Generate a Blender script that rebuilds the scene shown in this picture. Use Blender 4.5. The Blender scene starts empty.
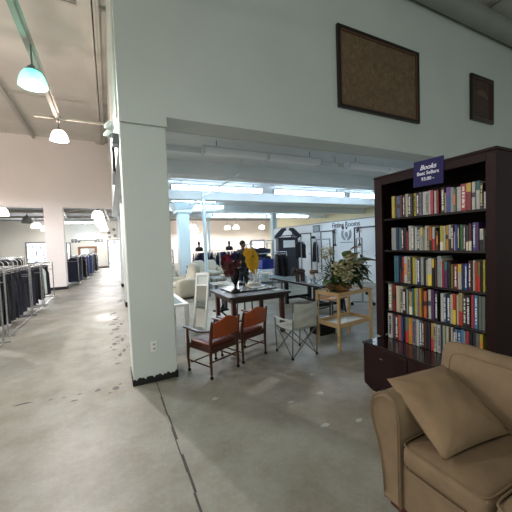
import bpy, bmesh, math, random
from mathutils import Vector, Matrix
random.seed(7)
S = bpy.context.scene
COL = S.collection

# ---------------------------------------------------------------- camera, world, lights, exposure
CAM_M = Matrix([[0.89756, 0.05221, -0.43779], [-0.43934, 0.02267, -0.89803], [-0.03696, 0.99838, 0.04329]])          # columns: right, up, back
cd = bpy.data.cameras.new('camera')
cd.sensor_width = 36.0
cd.lens = 36.0 * 299.56 / 512
cd.clip_start = 0.05
cam = bpy.data.objects.new('camera', cd)
cam.matrix_world = Matrix.Translation((0, 0, 1.6)) @ CAM_M.to_4x4()
COL.objects.link(cam)
S.camera = cam
w = bpy.data.worlds.new('world')
S.world = w
w.use_nodes = True
w.node_tree.nodes['Background'].inputs[0].default_value = (0.80, 0.92, 0.88, 1)
w.node_tree.nodes['Background'].inputs[1].default_value = 0.27
S.view_settings.view_transform = 'Standard'
S.view_settings.look = 'None'
S.view_settings.gamma = 1
S.view_settings.use_curve_mapping = False
S.view_settings.exposure = 0.14

def area(name, loc, size, power, color, rot=(0, 0, 0)):
    l = bpy.data.lights.new(name, 'AREA')
    l.shape = 'RECTANGLE'; l.size, l.size_y = size
    l.energy = power; l.color = color
    o = bpy.data.objects.new(name, l)
    o.location = loc; o.rotation_euler = rot
    COL.objects.link(o)
    return o
# daylight from the storefront glass behind the camera and through the far doors and windows
area('storefront_daylight', (0.5, -5.0, 1.4), (11, 2.4), 120, (0.86, 0.97, 0.92), (math.radians(90), 0, 0))
area('far_window_daylight', (-4.9, 27.6, 1.9), (3.0, 2.0), 300, (0.95, 0.97, 1.0), (math.radians(-90), 0, 0))
area('far_door_daylight', (0.3, 27.6, 1.4), (1.6, 2.4), 110, (0.97, 0.96, 1.0), (math.radians(-90), 0, 0))

# ---------------------------------------------------------------- materials
def rgb(r, g, b):
    f = lambda c: (c / 255 / 12.92) if c / 255 <= 0.04045 else ((c / 255 + 0.055) / 1.055) ** 2.4
    return (f(r), f(g), f(b), 1)
MATS = {}
def mat(name, col, rough=0.6, metal=0.0, var=0.0, scale=8.0, col2=None, bump=0.0, spec=0.5, emit=None, es=0.0, stretch=None, trans=0.0):
    if name in MATS: return MATS[name]
    m = bpy.data.materials.new(name); m.use_nodes = True
    nt = m.node_tree; p = nt.nodes['Principled BSDF']
    c = rgb(*col)
    p.inputs['Roughness'].default_value = rough
    p.inputs['Metallic'].default_value = metal
    p.inputs['Specular IOR Level'].default_value = spec
    if trans: p.inputs['Transmission Weight'].default_value = trans
    tc = nt.nodes.new('ShaderNodeTexCoord'); mp = nt.nodes.new('ShaderNodeMapping')
    nt.links.new(tc.outputs['Object'], mp.inputs[0])
    if stretch: mp.inputs['Scale'].default_value = stretch
    nz = nt.nodes.new('ShaderNodeTexNoise'); nz.inputs['Scale'].default_value = scale; nz.inputs['Detail'].default_value = 5
    nt.links.new(mp.outputs[0], nz.inputs['Vector'])
    if var or col2:
        mx = nt.nodes.new('ShaderNodeMix'); mx.data_type = 'RGBA'
        rp = nt.nodes.new('ShaderNodeValToRGB'); rp.color_ramp.elements[0].position = 0.35; rp.color_ramp.elements[1].position = 0.65
        nt.links.new(nz.outputs[0], rp.inputs[0]); nt.links.new(rp.outputs[0], mx.inputs[0])
        mx.inputs[6].default_value = c
        mx.inputs[7].default_value = rgb(*col2) if col2 else tuple(x * (1 - var) for x in c[:3]) + (1,)
        nt.links.new(mx.outputs[2], p.inputs['Base Color'])
    else:
        p.inputs['Base Color'].default_value = c
    if bump:
        b = nt.nodes.new('ShaderNodeBump'); b.inputs['Strength'].default_value = bump; b.inputs['Distance'].default_value = 0.01
        nt.links.new(nz.outputs[0], b.inputs['Height']); nt.links.new(b.outputs[0], p.inputs['Normal'])
    if emit:
        p.inputs['Emission Color'].default_value = rgb(*emit); p.inputs['Emission Strength'].default_value = es
    MATS[name] = m
    return m

wall_m = mat('painted_wall', (210, 216, 212), 0.55, var=0.05, scale=1.3, bump=0.02)
pink_wall = mat('warm_painted_wall', (238, 232, 229), 0.6, var=0.04, scale=0.8)
ceil_m = mat('hall_ceiling', (214, 211, 204), 0.8, var=0.16, scale=0.7)
steel_m = mat('painted_steel', (165, 162, 152), 0.55, var=0.1, scale=5)
back_ceil = mat('white_slab_ceiling', (232, 238, 240), 0.6, var=0.05, scale=1)
cream_wall = mat('cream_wall', (226, 224, 196), 0.7, var=0.05, scale=0.5)
beige_wall = mat('beige_far_wall', (220, 212, 206), 0.75, var=0.05, scale=0.6)
pale_panel = mat('pale_blue_partition', (230, 236, 240), 0.5, var=0.03, scale=1)
dark_edge = mat('dark_trim', (28, 32, 38), 0.5)
black_m = mat('black_paint', (12, 12, 13), 0.4, spec=0.3)
black_base = mat('black_baseboard', (12, 12, 12), 0.55, var=0.5, scale=30)
white_m = mat('white_paint', (232, 232, 228), 0.4)
chrome = mat('chrome', (190, 192, 196), 0.22, metal=1.0)
greymetal = mat('grey_metal', (120, 125, 130), 0.4, metal=0.6)
glass_m = mat('clear_glass', (235, 245, 245), 0.03, trans=1.0)
tube_m = mat('fluorescent_tube', (255, 255, 255), 0.4, emit=(214, 236, 255), es=21.0)
tube_off = mat('unlit_tube', (246, 250, 254), 0.35)
fixture_m = mat('fixture_enamel', (216, 224, 230), 0.4)
day_m = mat('window_daylight', (255, 255, 255), 0.5, emit=(245, 248, 255), es=1.7)
_nt = day_m.node_tree; _p = _nt.nodes['Principled BSDF']; _p.inputs['Base Color'].default_value = (0.02, 0.02, 0.02, 1)
_n = _nt.nodes.new('ShaderNodeTexNoise'); _n.inputs['Scale'].default_value = 4.5; _n.inputs['Detail'].default_value = 3
_tc = _nt.nodes.new('ShaderNodeTexCoord'); _nt.links.new(_tc.outputs['Object'], _n.inputs['Vector'])
_r = _nt.nodes.new('ShaderNodeValToRGB'); _r.color_ramp.elements[0].position = 0.36; _r.color_ramp.elements[0].color = (0.12, 0.17, 0.30, 1); _r.color_ramp.elements[1].position = 0.46; _r.color_ramp.elements[1].color = (0.92, 0.95, 1, 1)
_nt.links.new(_n.outputs[0], _r.inputs[0]); _nt.links.new(_r.outputs[0], _p.inputs['Emission Color'])
mirror_m = mat('mirror_glass', (225, 232, 230), 0.03, metal=1.0)

# ---------------------------------------------------------------- mesh helpers
class MB:
    def __init__(s): s.v = []; s.f = []; s.mi = []; s.cur = 0
    def add(s, vs, fs):
        n = len(s.v); s.v += [tuple(v) for v in vs]
        for f in fs: s.f.append([i + n for i in f]); s.mi.append(s.cur)
        return s
    def box(s, x0, y0, z0, x1, y1, z1, M=None):
        x0, x1 = min(x0, x1), max(x0, x1); y0, y1 = min(y0, y1), max(y0, y1); z0, z1 = min(z0, z1), max(z0, z1)
        vs = [(x, y, z) for z in (z0, z1) for y in (y0, y1) for x in (x0, x1)]
        if M: vs = [M @ Vector(v) for v in vs]
        return s.add(vs, [(0, 2, 3, 1), (4, 5, 7, 6), (0, 1, 5, 4), (2, 6, 7, 3), (0, 4, 6, 2), (1, 3, 7, 5)])
    def tube(s, p, q, r0, r1=None, n=10, cap=True):
        r1 = r0 if r1 is None else r1
        p, q = Vector(p), Vector(q); d = (q - p).normalized()
        a = d.orthogonal().normalized(); b = d.cross(a)
        vs = []
        for c, r in ((p, r0), (q, r1)):
            for i in range(n):
                t = 2 * math.pi * i / n
                vs.append(c + a * math.cos(t) * r + b * math.sin(t) * r)
        fs = [(i, (i + 1) % n, n + (i + 1) % n, n + i) for i in range(n)]
        if cap: fs += [tuple(range(n))[::-1], tuple(range(n, 2 * n))]
        return s.add(vs, fs)
    def path(s, pts, r, n=8):
        pts = [Vector(p) for p in pts]
        rs = r if isinstance(r, (list, tuple)) else [r] * len(pts)
        vs = []; up = None
        for i, p in enumerate(pts):
            d = ((pts[min(i + 1, len(pts) - 1)] - pts[max(i - 1, 0)])).normalized()
            if up is None: up = d.orthogonal().normalized()
            a = (up - d * up.dot(d)).normalized(); up = a; b = d.cross(a)
            for k in range(n):
                t = 2 * math.pi * k / n
                vs.append(p + a * math.cos(t) * rs[i] + b * math.sin(t) * rs[i])
        m = len(pts)
        fs = [(i * n + k, i * n + (k + 1) % n, (i + 1) * n + (k + 1) % n, (i + 1) * n + k) for i in range(m - 1) for k in range(n)]
        fs += [tuple(range(n))[::-1], tuple(range((m - 1) * n, m * n))]
        return s.add(vs, fs)
    def lathe(s, prof, c=(0, 0, 0), n=20, M=None):
        vs = []
        for r, z in prof:
            for k in range(n):
                t = 2 * math.pi * k / n
                v = Vector((c[0] + r * math.cos(t), c[1] + r * math.sin(t), c[2] + z))
                vs.append(M @ v if M else v)
        m = len(prof)
        fs = [(i * n + k, i * n + (k + 1) % n, (i + 1) * n + (k + 1) % n, (i + 1) * n + k) for i in range(m - 1) for k in range(n)]
        if prof[0][0] > 1e-5: fs.append(tuple(range(n))[::-1])
        if prof[-1][0] > 1e-5: fs.append(tuple(range((m - 1) * n, m * n)))
        return s.add(vs, fs)
    def prism(s, poly, axis, d0, d1):
        # poly: 2d points in the plane of the other two axes (in order x,y,z)
        def P(u, v, d):
            return {'x': (d, u, v), 'y': (u, d, v), 'z': (u, v, d)}[axis]
        n = len(poly)
        vs = [P(u, v, d0) for u, v in poly] + [P(u, v, d1) for u, v in poly]
        fs = [(i, (i + 1) % n, n + (i + 1) % n, n + i) for i in range(n)] + [tuple(range(n))[::-1], tuple(range(n, 2 * n))]
        return s.add(vs, fs)
    def ball(s, c, r, n=10, m=7, sc=(1, 1, 1)):
        prof = [(math.sin(math.pi * i / m) * 1.0, -math.cos(math.pi * i / m)) for i in range(m + 1)]
        vs = []
        for a, z in prof:
            for k in range(n):
                t = 2 * math.pi * k / n
                vs.append((c[0] + r * sc[0] * a * math.cos(t), c[1] + r * sc[1] * a * math.sin(t), c[2] + r * sc[2] * z))
        fs = [(i * n + k, i * n + (k + 1) % n, (i + 1) * n + (k + 1) % n, (i + 1) * n + k) for i in range(m) for k in range(n)]
        return s.add(vs, fs)
    def build(s, name, m, parent=None, smooth=False, bevel=0, seg=2, sub=0, loc=None, rot=None):
        me = bpy.data.meshes.new(name); me.from_pydata(s.v, [], s.f)
        for x in (m if isinstance(m, (list, tuple)) else [m]): me.materials.append(x)
        me.polygons.foreach_set('material_index', s.mi)
        bm = bmesh.new(); bm.from_mesh(me); bmesh.ops.remove_doubles(bm, verts=bm.verts, dist=1e-5)
        bmesh.ops.recalc_face_normals(bm, faces=bm.faces); bm.to_mesh(me); bm.free()
        if smooth:
            me.polygons.foreach_set('use_smooth', [True] * len(me.polygons))
            if not sub:
                try: me.set_sharp_from_angle(angle=math.radians(42))
                except Exception: pass
        o = bpy.data.objects.new(name, me); COL.objects.link(o)
        if parent: o.parent = parent
        if loc is not None: o.location = loc
        if rot is not None: o.rotation_euler = rot
        if bevel:
            b = o.modifiers.new('bevel', 'BEVEL'); b.width = bevel; b.segments = seg; b.limit_method = 'ANGLE'; b.angle_limit = math.radians(40)
        if sub:
            b = o.modifiers.new('sub', 'SUBSURF'); b.levels = sub; b.render_levels = sub
        return o
def grid_mesh(mb, fn, nu, nv, closed_u=False):
    vs = [fn(i / (nu if closed_u else nu - 1), j / (nv - 1)) for i in range(nu) for j in range(nv)]
    fs = []
    for i in range(nu if closed_u else nu - 1):
        for j in range(nv - 1):
            a = i * nv + j; b = ((i + 1) % nu) * nv + j
            fs.append((a, b, b + 1, a + 1))
    return mb.add(vs, fs)
def cushion(mb, cx, cy, cz, sx, sy, sz, p=5.0, q=2.6, n=24, M=None, dent=0.0):
    # puffy box: squarish plan, pillowed top and bottom
    def fn(u, v):
        a = 2 * math.pi * u; b = math.pi * (v - 0.5)
        ca, sa, cb, sb = math.cos(a), math.sin(a), math.cos(b), math.sin(b)
        e = lambda t, k: math.copysign(abs(t) ** (2 / k), t)
        x = e(ca, p) * e(cb, q); y = e(sa, p) * e(cb, q); z = e(sb, q)
        x *= sx / 2; y *= sy / 2; z *= sz / 2
        v3 = Vector((cx + x, cy + y, cz + z))
        return M @ v3 if M else v3
    return grid_mesh(mb, fn, n * 2, n, True)
def struct(name, mb, m, **k):
    o = mb.build(name, m, **k); o['kind'] = 'structure'; return o
def tag(o, label, cat, group=None, kind=None):
    o['label'] = label; o['category'] = cat
    if group: o['group'] = group
    if kind: o['kind'] = kind
    return o
def thing(name, label, cat, loc=(0, 0, 0), rz=0, group=None):
    o = bpy.data.objects.new(name, None); COL.objects.link(o)
    o.location = loc; o.rotation_euler = (0, 0, rz); o.empty_display_size = 0.1
    return tag(o, label, cat, group)
def dup(root, loc, rz=0, label=None, group=None, scale=None):
    r = root.copy(); COL.objects.link(r); r.location = loc; r.rotation_euler = (0, 0, rz)
    if scale: r.scale = scale
    if label: r['label'] = label
    if group: r['group'] = group
    for ch in list(root.children):
        c = ch.copy(); COL.objects.link(c); c.parent = r
        for g in list(ch.children):
            d = g.copy(); COL.objects.link(d); d.parent = c
    return r
ORD = ['first','second','third','fourth','fifth','sixth','seventh','eighth','ninth','tenth','eleventh','twelfth','thirteenth','fourteenth','fifteenth','sixteenth','seventeenth','eighteenth','nineteenth','twentieth']
def ordn(i):
    if i < 20: return ORD[i]
    t = {2: 'twenty', 3: 'thirty', 4: 'forty'}[(i + 1) // 10]
    k = (i + 1) % 10
    return {2: 'twentieth', 3: 'thirtieth', 4: 'fortieth'}[(i + 1) // 10] if k == 0 else t + '-' + ORD[k - 1]
def text(parent, name, body, size, m, loc, rot, shear=0, align='CENTER', ext=0.0015):
    c = bpy.data.curves.new(name, 'FONT'); c.body = body; c.size = size; c.align_x = align; c.align_y = 'CENTER'
    c.extrude = ext; c.shear = shear; c.offset = size * 0.012
    c.materials.append(m)
    tmp = bpy.data.objects.new('tmp', c); COL.objects.link(tmp)
    bpy.context.view_layer.update()
    me = bpy.data.meshes.new_from_object(tmp.evaluated_get(bpy.context.evaluated_depsgraph_get()))
    me.name = name; bpy.data.objects.remove(tmp); bpy.data.curves.remove(c)
    o = bpy.data.objects.new(name, me); COL.objects.link(o); o.parent = parent; o.location = loc; o.rotation_euler = rot
    return o
R = math.radians

# ---------------------------------------------------------------- the setting
def floor_material():
    m = bpy.data.materials.new('worn_concrete'); m.use_nodes = True
    nt = m.node_tree; p = nt.nodes['Principled BSDF']; N = nt.nodes.new; L = nt.links.new
    tc = N('ShaderNodeTexCoord')
    def noise(sc, det=6, rough=0.6):
        n = N('ShaderNodeTexNoise'); n.inputs['Scale'].default_value = sc; n.inputs['Detail'].default_value = det; n.inputs['Roughness'].default_value = rough
        L(tc.outputs['Object'], n.inputs['Vector']); return n
    def ramp(n, stops):
        r = N('ShaderNodeValToRGB'); L(n.outputs[0], r.inputs[0])
        r.color_ramp.elements[0].position = stops[0][0]; r.color_ramp.elements[0].color = stops[0][1]
        r.color_ramp.elements[1].position = stops[-1][0]; r.color_ramp.elements[1].color = stops[-1][1]
        for pz, c in stops[1:-1]:
            e = r.color_ramp.elements.new(pz); e.color = c
        return r
    a = ramp(noise(0.55, 4), [(0.3, rgb(130, 122, 106)), (0.5, rgb(142, 139, 126)), (0.68, rgb(154, 152, 140))])
    b = ramp(noise(2.3, 8, 0.7), [(0.35, rgb(112, 106, 90)), (0.6, rgb(158, 158, 149))])
    mx = N('ShaderNodeMix'); mx.data_type = 'RGBA'; mx.inputs[0].default_value = 0.5
    L(a.outputs[0], mx.inputs[6]); L(b.outputs[0], mx.inputs[7])
    # fine specks and pale scuffs
    c = ramp(noise(38, 6, 0.8), [(0.44, (0.82, 0.82, 0.82, 1)), (0.6, (1, 1, 1, 1))])
    m2 = N('ShaderNodeMix'); m2.data_type = 'RGBA'; m2.blend_type = 'MULTIPLY'; m2.inputs[0].default_value = 0.6
    L(mx.outputs[2], m2.inputs[6]); L(c.outputs[0], m2.inputs[7])
    d = ramp(noise(3.1, 3, 0.5), [(0.70, (0, 0, 0, 1)), (0.78, (1, 1, 1, 1))])
    m3 = N('ShaderNodeMix'); m3.data_type = 'RGBA'; m3.inputs[7].default_value = rgb(176, 180, 176)
    mm = N('ShaderNodeMath'); mm.operation = 'MULTIPLY'; mm.inputs[1].default_value = 0.5
    L(d.outputs[0], mm.inputs[0]); L(mm.outputs[0], m3.inputs[0]); L(m2.outputs[2], m3.inputs[6])
    L(m3.outputs[2], p.inputs['Base Color'])
    rr = ramp(noise(1.1, 5, 0.6), [(0.3, (0.36, 0.36, 0.36, 1)), (0.7, (0.58, 0.58, 0.58, 1))])
    L(rr.outputs[0], p.inputs['Roughness'])
    bp = N('ShaderNodeBump'); bp.inputs['Strength'].default_value = 0.06; bp.inputs['Distance'].default_value = 0.01
    L(noise(9, 6).outputs[0], bp.inputs['Height']); L(bp.outputs[0], p.inputs['Normal'])
    return m
floor_m = floor_material()
stain_m = mat('dark_floor_stain', (78, 73, 67), 0.5, var=0.3, scale=30)
scuff_m = mat('pale_floor_scuff', (182, 186, 180), 0.5, var=0.1, scale=30)
fl = MB().box(-11, -6, -0.1, 15.5, 28.2, 0)
def blotch(mb, x, y, rx, ry, n=9, z=0.0012, seed=0):
    r = random.Random(seed * 77 + int(x * 100) + int(y * 1000))
    vs = [(x + rx * (0.6 + 0.6 * r.random()) * math.cos(2 * math.pi * k / n), y + ry * (0.6 + 0.6 * r.random()) * math.sin(2 * math.pi * k / n), z) for k in range(n)]
    mb.add(vs, [tuple(range(n))])
fl.cur = 1
for x, y, rx, ry in ((-0.2, 3.8, .035, .07), (-0.38, 3.8, .03, .03), (-0.42, 3.67, .045, .03), (-0.53, 3.8, .03, .02), (-0.65, 3.82, .03, .02), (-0.9, 3.87, .10, .035), (-0.02, 3.75, .05, .09),
                     (0.02, 4.55, .05, .05), (0.06, 4.9, .04, .12), (-0.02, 5.2, .05, .05), (0.0, 5.5, .06, .15), (0.04, 5.9, .07, .1), (-0.06, 6.2, .05, .06), (0.03, 6.5, .08, .18), (-.02, 6.95, .09, .1), (0.04, 7.4, .08, .2), (0.0, 8.1, .09, .15),
                     (0.13, 5.1, .03, .12), (0.12, 5.7, .03, .2), (0.14, 6.9, .04, .2), (0.2, 9.9, .1, .3)):
    blotch(fl, x, y, rx * 0.85, ry * 0.6, 11)
    if ry > 0.08: blotch(fl, x + 0.05, y + ry, rx * 0.5, ry * 0.25, 9); blotch(fl, x - 0.06, y - ry, rx * 0.4, ry * 0.2, 9)
fl.cur = 2
for x, y, rx, ry in ((1.6, 2.04, .05, .03), (1.91, 2.5, .04, .03), (1.9, 1.95, .05, .02), (1.55, 2.5, .05, .015), (.9, 2.95, .04, .03), (2.1, 2.9, .03, .02)):
    blotch(fl, x, y, rx, ry)
struct('floor', fl, [floor_m, stain_m, scuff_m])
# saw-cut joint that runs from the column to the foreground
j = MB(); pts = [(0.415 + 0.006 * math.sin(k * 1.7) + 0.004 * math.sin(k * 4.1), 3.68 - k * 0.2) for k in range(42)]
for k in range(41):
    (x0, y0), (x1, y1) = pts[k], pts[k + 1]
    wd = 0.0025 + 0.002 * abs(math.sin(k * 2.3))
    j.box(min(x0, x1) - wd, y1, -0.002, max(x0, x1) + wd, y0, 0.0018)
struct('trim_1', j, mat('joint_filler', (70, 66, 60), 0.7, var=0.4, scale=40))

# front hall header wall over the opening, its soffits and the wall on the right
hw = MB()
hw.box(0.17, 3.65, 3.0, 0.68, 4.05, 6.1)
hw.box(0.68, 3.65, 3.11, 6.0, 4.05, 6.1)
hw.box(6.0, 3.65, 0, 13.5, 4.05, 6.1)
struct('wall_front', hw, wall_m)
struct('wall_column', MB().box(0.17, 3.69, 0, 0.67, 4.12, 3.0), wall_m, bevel=0.008)
# ragged black base of the column
bb = MB(); n = 26
def rag(k): return 0.075 + 0.022 * math.sin(k * 1.9) * math.sin(k * 0.7 + 1)
poly = [(0.165, 0.0)] + [(0.675, 0.0)] + [(0.675 - 0.51 * k / n, rag(k)) for k in range(n + 1)]
bb.prism(poly, 'y', 3.682, 3.69)
poly = [(3.682, 0.0), (4.13, 0.0)] + [(4.13 - 0.448 * k / n, rag(k + 9)) for k in range(n + 1)]
bb.prism(poly, 'x', 0.162, 0.170); bb.prism(poly, 'x', 0.670, 0.678)
struct('baseboard_column', bb, black_base)
# long wall above the pillars between the two halls
sw = MB(); sw.box(0.17, 4.05, 2.95, 0.5, 14.4, 6.1)
struct('wall_right', sw, wall_m)
struct('trim_2', MB().tube((0.15, 3.72, 3.05), (0.15, 3.72, 6.1), 0.012), white_m)
pl = MB()
for i, (x, y) in enumerate(((0.32, 8.8), (0.38, 13.44))):
    struct('wall_pillar' if i == 0 else 'wall_pillar.001', MB().box(x, y, 0, x + 0.5, y + 0.5, 3.6), wall_m)
    struct('baseboard_pillar' if i == 0 else 'baseboard_pillar.001', MB().box(x - 0.012, y - 0.012, 0, x + 0.512, y + 0.512, 0.13), black_base)
# far header of the left hall and its pillar
struct('wall_back', MB().box(-11, 14.4, 3.33, 0.5, 14.75, 6.1), pink_wall)
struct('wall_back_pillar', MB().box(-2.27, 14.36, 0, -1.64, 14.9, 3.33), pink_wall)
struct('baseboard_back_pillar', MB().box(-2.285, 14.345, 0, -1.625, 14.915, 0.12), black_base)
struct('wall_left', MB().box(-11.2, -6, 0, -11, 28.2, 6.1), pink_wall)
# ceiling of the two-storey front hall
struct('ceiling', MB().box(-11, -6, 6.1, 0.5, 14.6, 6.2).box(0.5, -6, 6.1, 13.5, 4.05, 6.2), ceil_m)
def joist(name, p, q, w_, h_, m):
    a, b = Vector(p), Vector(q)
    mb = MB(); d = (b - a).normalized(); s_ = d.cross(Vector((0, 0, 1))).normalized()
    for lo, hi, wd in ((0, h_, 0.012), (0, 0.02, w_ / 2), (h_ - 0.02, h_, w_ / 2)):
        vs = [c + s_ * sg * wd + Vector((0, 0, z)) for c in (a, b) for z in (lo, hi) for sg in (-1, 1)]
        mb.add(vs, [(0, 2, 3, 1), (4, 5, 7, 6), (0, 1, 5, 4), (2, 6, 7, 3), (0, 4, 6, 2), (1, 3, 7, 5)])
    return struct(name, mb, m)
k = 3
for x in (-7.4, -4.9, -2.42, -0.06):
    joist('trim_%d' % k, (x, -6, 5.98), (x, 14.4, 5.98), 0.10, 0.12, ceil_m); k += 1
for y in (2.0, 6.4, 10.6):
    joist('trim_%d' % k, (-11, y, 6.04), (0.17, y, 6.04), 0.06, 0.06, ceil_m); k += 1
for y in (1.2, 2.45):
    joist('trim_%d' % k, (0.3, y, 5.98), (13.5, y, 5.98), 0.08, 0.1, steel_m); k += 1
for x in (5.1, 6.9, 8.7):
    joist('trim_%d' % k, (x, -3, 6.02), (x, 3.4, 6.02), 0.05, 0.06, steel_m); k += 1
struct('trim_%d' % k, MB().box(-0.30, 1.0, 6.0, 0.05, 14.4, 6.1), ceil_m); k += 1
# duct along the header wall
struct('trim_%d' % k, MB().tube((0.5, 3.46, 5.86), (13.5, 3.46, 5.86), 0.18, n=24), mat('duct_paint', (150, 152, 142), 0.5, var=0.08, scale=3), smooth=True); k += 1

# back sales room: slab ceiling with downstand beams
struct('ceiling.001', MB().box(0.5, 4.05, 3.62, 15.5, 19.3, 3.8).box(0.5, 19.3, 3.55, 15.5, 19.5, 4.0), back_ceil)
for y, d, wd in ((4.45, .10, .12), (5.15, .12, .14), (6.15, .12, .14), (7.15, .34, .45), (10.9, .34, .45), (12.6, .12, .14), (14.7, .34, .45), (16.4, .12, .14), (18.6, .3, .4)):
    struct('trim_%d' % k, MB().box(0.5, y, 3.62 - d, 15.5, y + wd, 3.63), back_ceil, bevel=0.01); k += 1
# far hall
struct('ceiling.002', MB().box(-11, 14.75, 3.92, 0.5, 28.2, 4.0).box(0.5, 19.5, 3.92, 15.5, 28.2, 4.0), mat('far_grey_ceiling', (105, 108, 110), 0.8, var=0.15, scale=0.6))
for y in (17.5, 21, 24.5):
    struct('trim_%d' % k, MB().box(-11, y, 3.78, 0.4, y + 0.12, 3.92), steel_m); k += 1
fw = MB(); fw.box(-11, 28.0, 0, 0.6, 28.2, 3.95)
struct('wall_far', fw, mat('bright_far_wall', (226, 224, 216), 0.7, var=0.04, scale=0.5))
struct('wall_far.001', MB().box(0.6, 28.0, 0, 15.5, 28.2, 3.95), beige_wall)
struct('baseboard_far', MB().box(-4.3, 27.97, 0, -0.15, 28.0, 0.14), mat('brown_base', (84, 66, 54), 0.6))
struct('wall_far_right', MB().box(15.3, 4.05, 0, 15.5, 28.2, 3.95), cream_wall)
# daylit window and door of the far wall
def window(name, x0, x1, z0, z1, frame=True):
    e = thing(name, '', 'window'); del e['label']; del e['category']; e['kind'] = 'structure'
    MB().box(x0, 27.975, z0, x1, 27.985, z1).build('pane', day_m, e)
    f = MB(); t = 0.09
    f.box(x0 - t, 27.93, z0 - t, x0, 28.0, z1 + t); f.box(x1, 27.93, z0 - t, x1 + t, 28.0, z1 + t)
    f.box(x0, 27.93, z1, x1, 28.0, z1 + t)
    if z0 > 0.3: f.box(x0, 27.93, z0 - t, x1, 28.0, z0)
    f.build('frame', mat('window_frame_grey', (120, 120, 118), 0.5), e)
    return e
window('window_1', -5.6, -4.2, 0.75, 2.2)
window('door_1', -0.06, 1.4, 0.02, 2.25)
window('window_2', 13.2, 14.6, 1.05, 1.85)
window('window_3', -3.0, -2.85, 0.4, 2.1)
# back room pillar with a stepped capital, and a slim steel pole
pp = MB(); pp.box(2.70, 12.9, 0, 3.16, 13.4, 3.0); pp.box(2.62, 12.8, 3.0, 3.25, 13.5, 3.12)
pp.add([(2.62,12.8,3.12),(3.25,12.8,3.12),(3.25,13.5,3.12),(2.62,13.5,3.12),(2.4,12.6,3.4),(3.5,12.6,3.4),(3.5,13.75,3.4),(2.4,13.75,3.4)], [(0,1,5,4),(1,2,6,5),(2,3,7,6),(3,0,4,7)])
pp.box(2.3, 12.5, 3.4, 3.6, 13.8, 3.64)
pale_pillar = mat('pale_blue_pillar', (206, 226, 232), 0.5)
struct('wall_back_room_pillar', pp, pale_pillar)
struct('wall_back_room_pole', MB().tube((3.05, 10.3, 0), (3.05, 10.3, 3.63), 0.065, n=14), pale_pillar, smooth=True)
struct('wall_back_room_pole.001', MB().tube((6.3, 20.3, 0), (6.3, 20.3, 3.93), 0.08, n=12), pale_pillar, smooth=True)
struct('wall_corner_pillar', MB().box(8.62, 15.3, 0, 8.9, 15.6, 3.63), pale_pillar)
# fitting-room partition
px_ = 8.5
struct('wall_fitting_rooms', MB().box(px_, 4.6, 0, px_ + 0.12, 15.0, 2.36), pale_panel)
struct('trim_%d' % k, MB().box(px_ - 0.02, 4.6, 2.36, px_ + 0.14, 15.0, 2.385), mat('partition_cap', (120, 130, 138), 0.5)); k += 1
for i, (y0, y1, zt) in enumerate(((7.55, 8.72, 2.06), (9.9, 10.75, 2.02), (11.45, 12.3, 1.99), (13.1, 14.1, 1.95), (5.4, 6.5, 2.08))):
    e = thing('door_%d' % (i + 2), '', 'door', (px_, y0, 0)); del e['label']; del e['category']; e['kind'] = 'structure'
    MB().box(-0.012, 0.05, 0.02, -0.001, y1 - y0 - 0.05, zt - 0.05).build('door_leaf', pale_panel, e)
    MB().box(-0.03, 0, 0, 0, 0.05, zt).box(-0.03, y1 - y0 - 0.05, 0, 0, y1 - y0, zt).box(-0.03, 0, zt - 0.05, 0, y1 - y0, zt).build('door_frame', dark_edge, e)
    MB().ball((-0.05, 0.12, 1.0), 0.03).build('door_knob', greymetal, e)

# ---------------------------------------------------------------- fluorescent strip fixtures of the back room
def strip(x0, x1, y, z, lit, label, drop=0.22):
    t = thing('fluorescent_fixture', label, 'ceiling light', ((x0 + x1) / 2, y, z), 0, 'fluorescent strip lights in the back room')
    h = (x1 - x0) / 2
    b = MB()
    b.box(-h, -0.075, 0.05, h, 0.075, 0.085)
    b.build('housing', fixture_m, t)
    for s in (-1, 1):
        MB().box(s * h - 0.012, -0.095, -0.075, s * h + 0.012, 0.095, 0.088).build('end_cap', fixture_m, t)
        MB().tube((s * h * 0.8, 0, 0.07), (s * h * 0.8, 0, drop), 0.008, n=6).build('hanger', greymetal, t)
    for q in (-1, 1):
        a, c = (0.02, h - 0.02) if q > 0 else (-h + 0.02, -0.02)
        MB().prism([(-0.085, 0.049), (-0.085, -0.02), (-0.05, -0.06), (0.05, -0.06), (0.085, -0.02), (0.085, 0.049)], 'x', a, c).build('diffuser', tube_m if lit else tube_off, t, bevel=0.004)
    MB().box(-0.03, -0.09, -0.068, 0.03, 0.09, 0.052).build('joint_band', fixture_m, t)
    return t
for x0, x1, y, z, lit, lb in (
    (1.70, 4.46, 5.62, 3.40, False, 'unlit white fluorescent strip light nearest the wall opening'),
    (5.30, 8.05, 5.62, 3.40, False, 'unlit white fluorescent strip light right of the other unlit one'),
    (1.78, 4.85, 9.35, 3.40, True, 'long bright fluorescent strip light starting at the white column'),
    (5.35, 8.55, 9.35, 3.40, True, 'long bright fluorescent strip light in the middle of the nearest lit row'),
    (8.85, 11.9, 9.35, 3.40, True, 'bright fluorescent strip light at the right end of the nearest lit row, by the bookcase'),
    (1.9, 5.05, 13.85, 3.40, True, 'bright fluorescent strip light of the second lit row, beside the column'),
    (5.85, 9.2, 17.8, 3.38, True, 'bright fluorescent strip light above the person and yellow garment'),
    (9.6, 12.9, 17.8, 3.38, True, 'bright fluorescent strip light ending over the fitting room wall'),
    (2.2, 3.9, 11.6, 3.36, True, 'short bright fluorescent strip light in front of the pale pillar capital')):
    strip(x0, x1, y, z, lit, lb)
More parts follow.
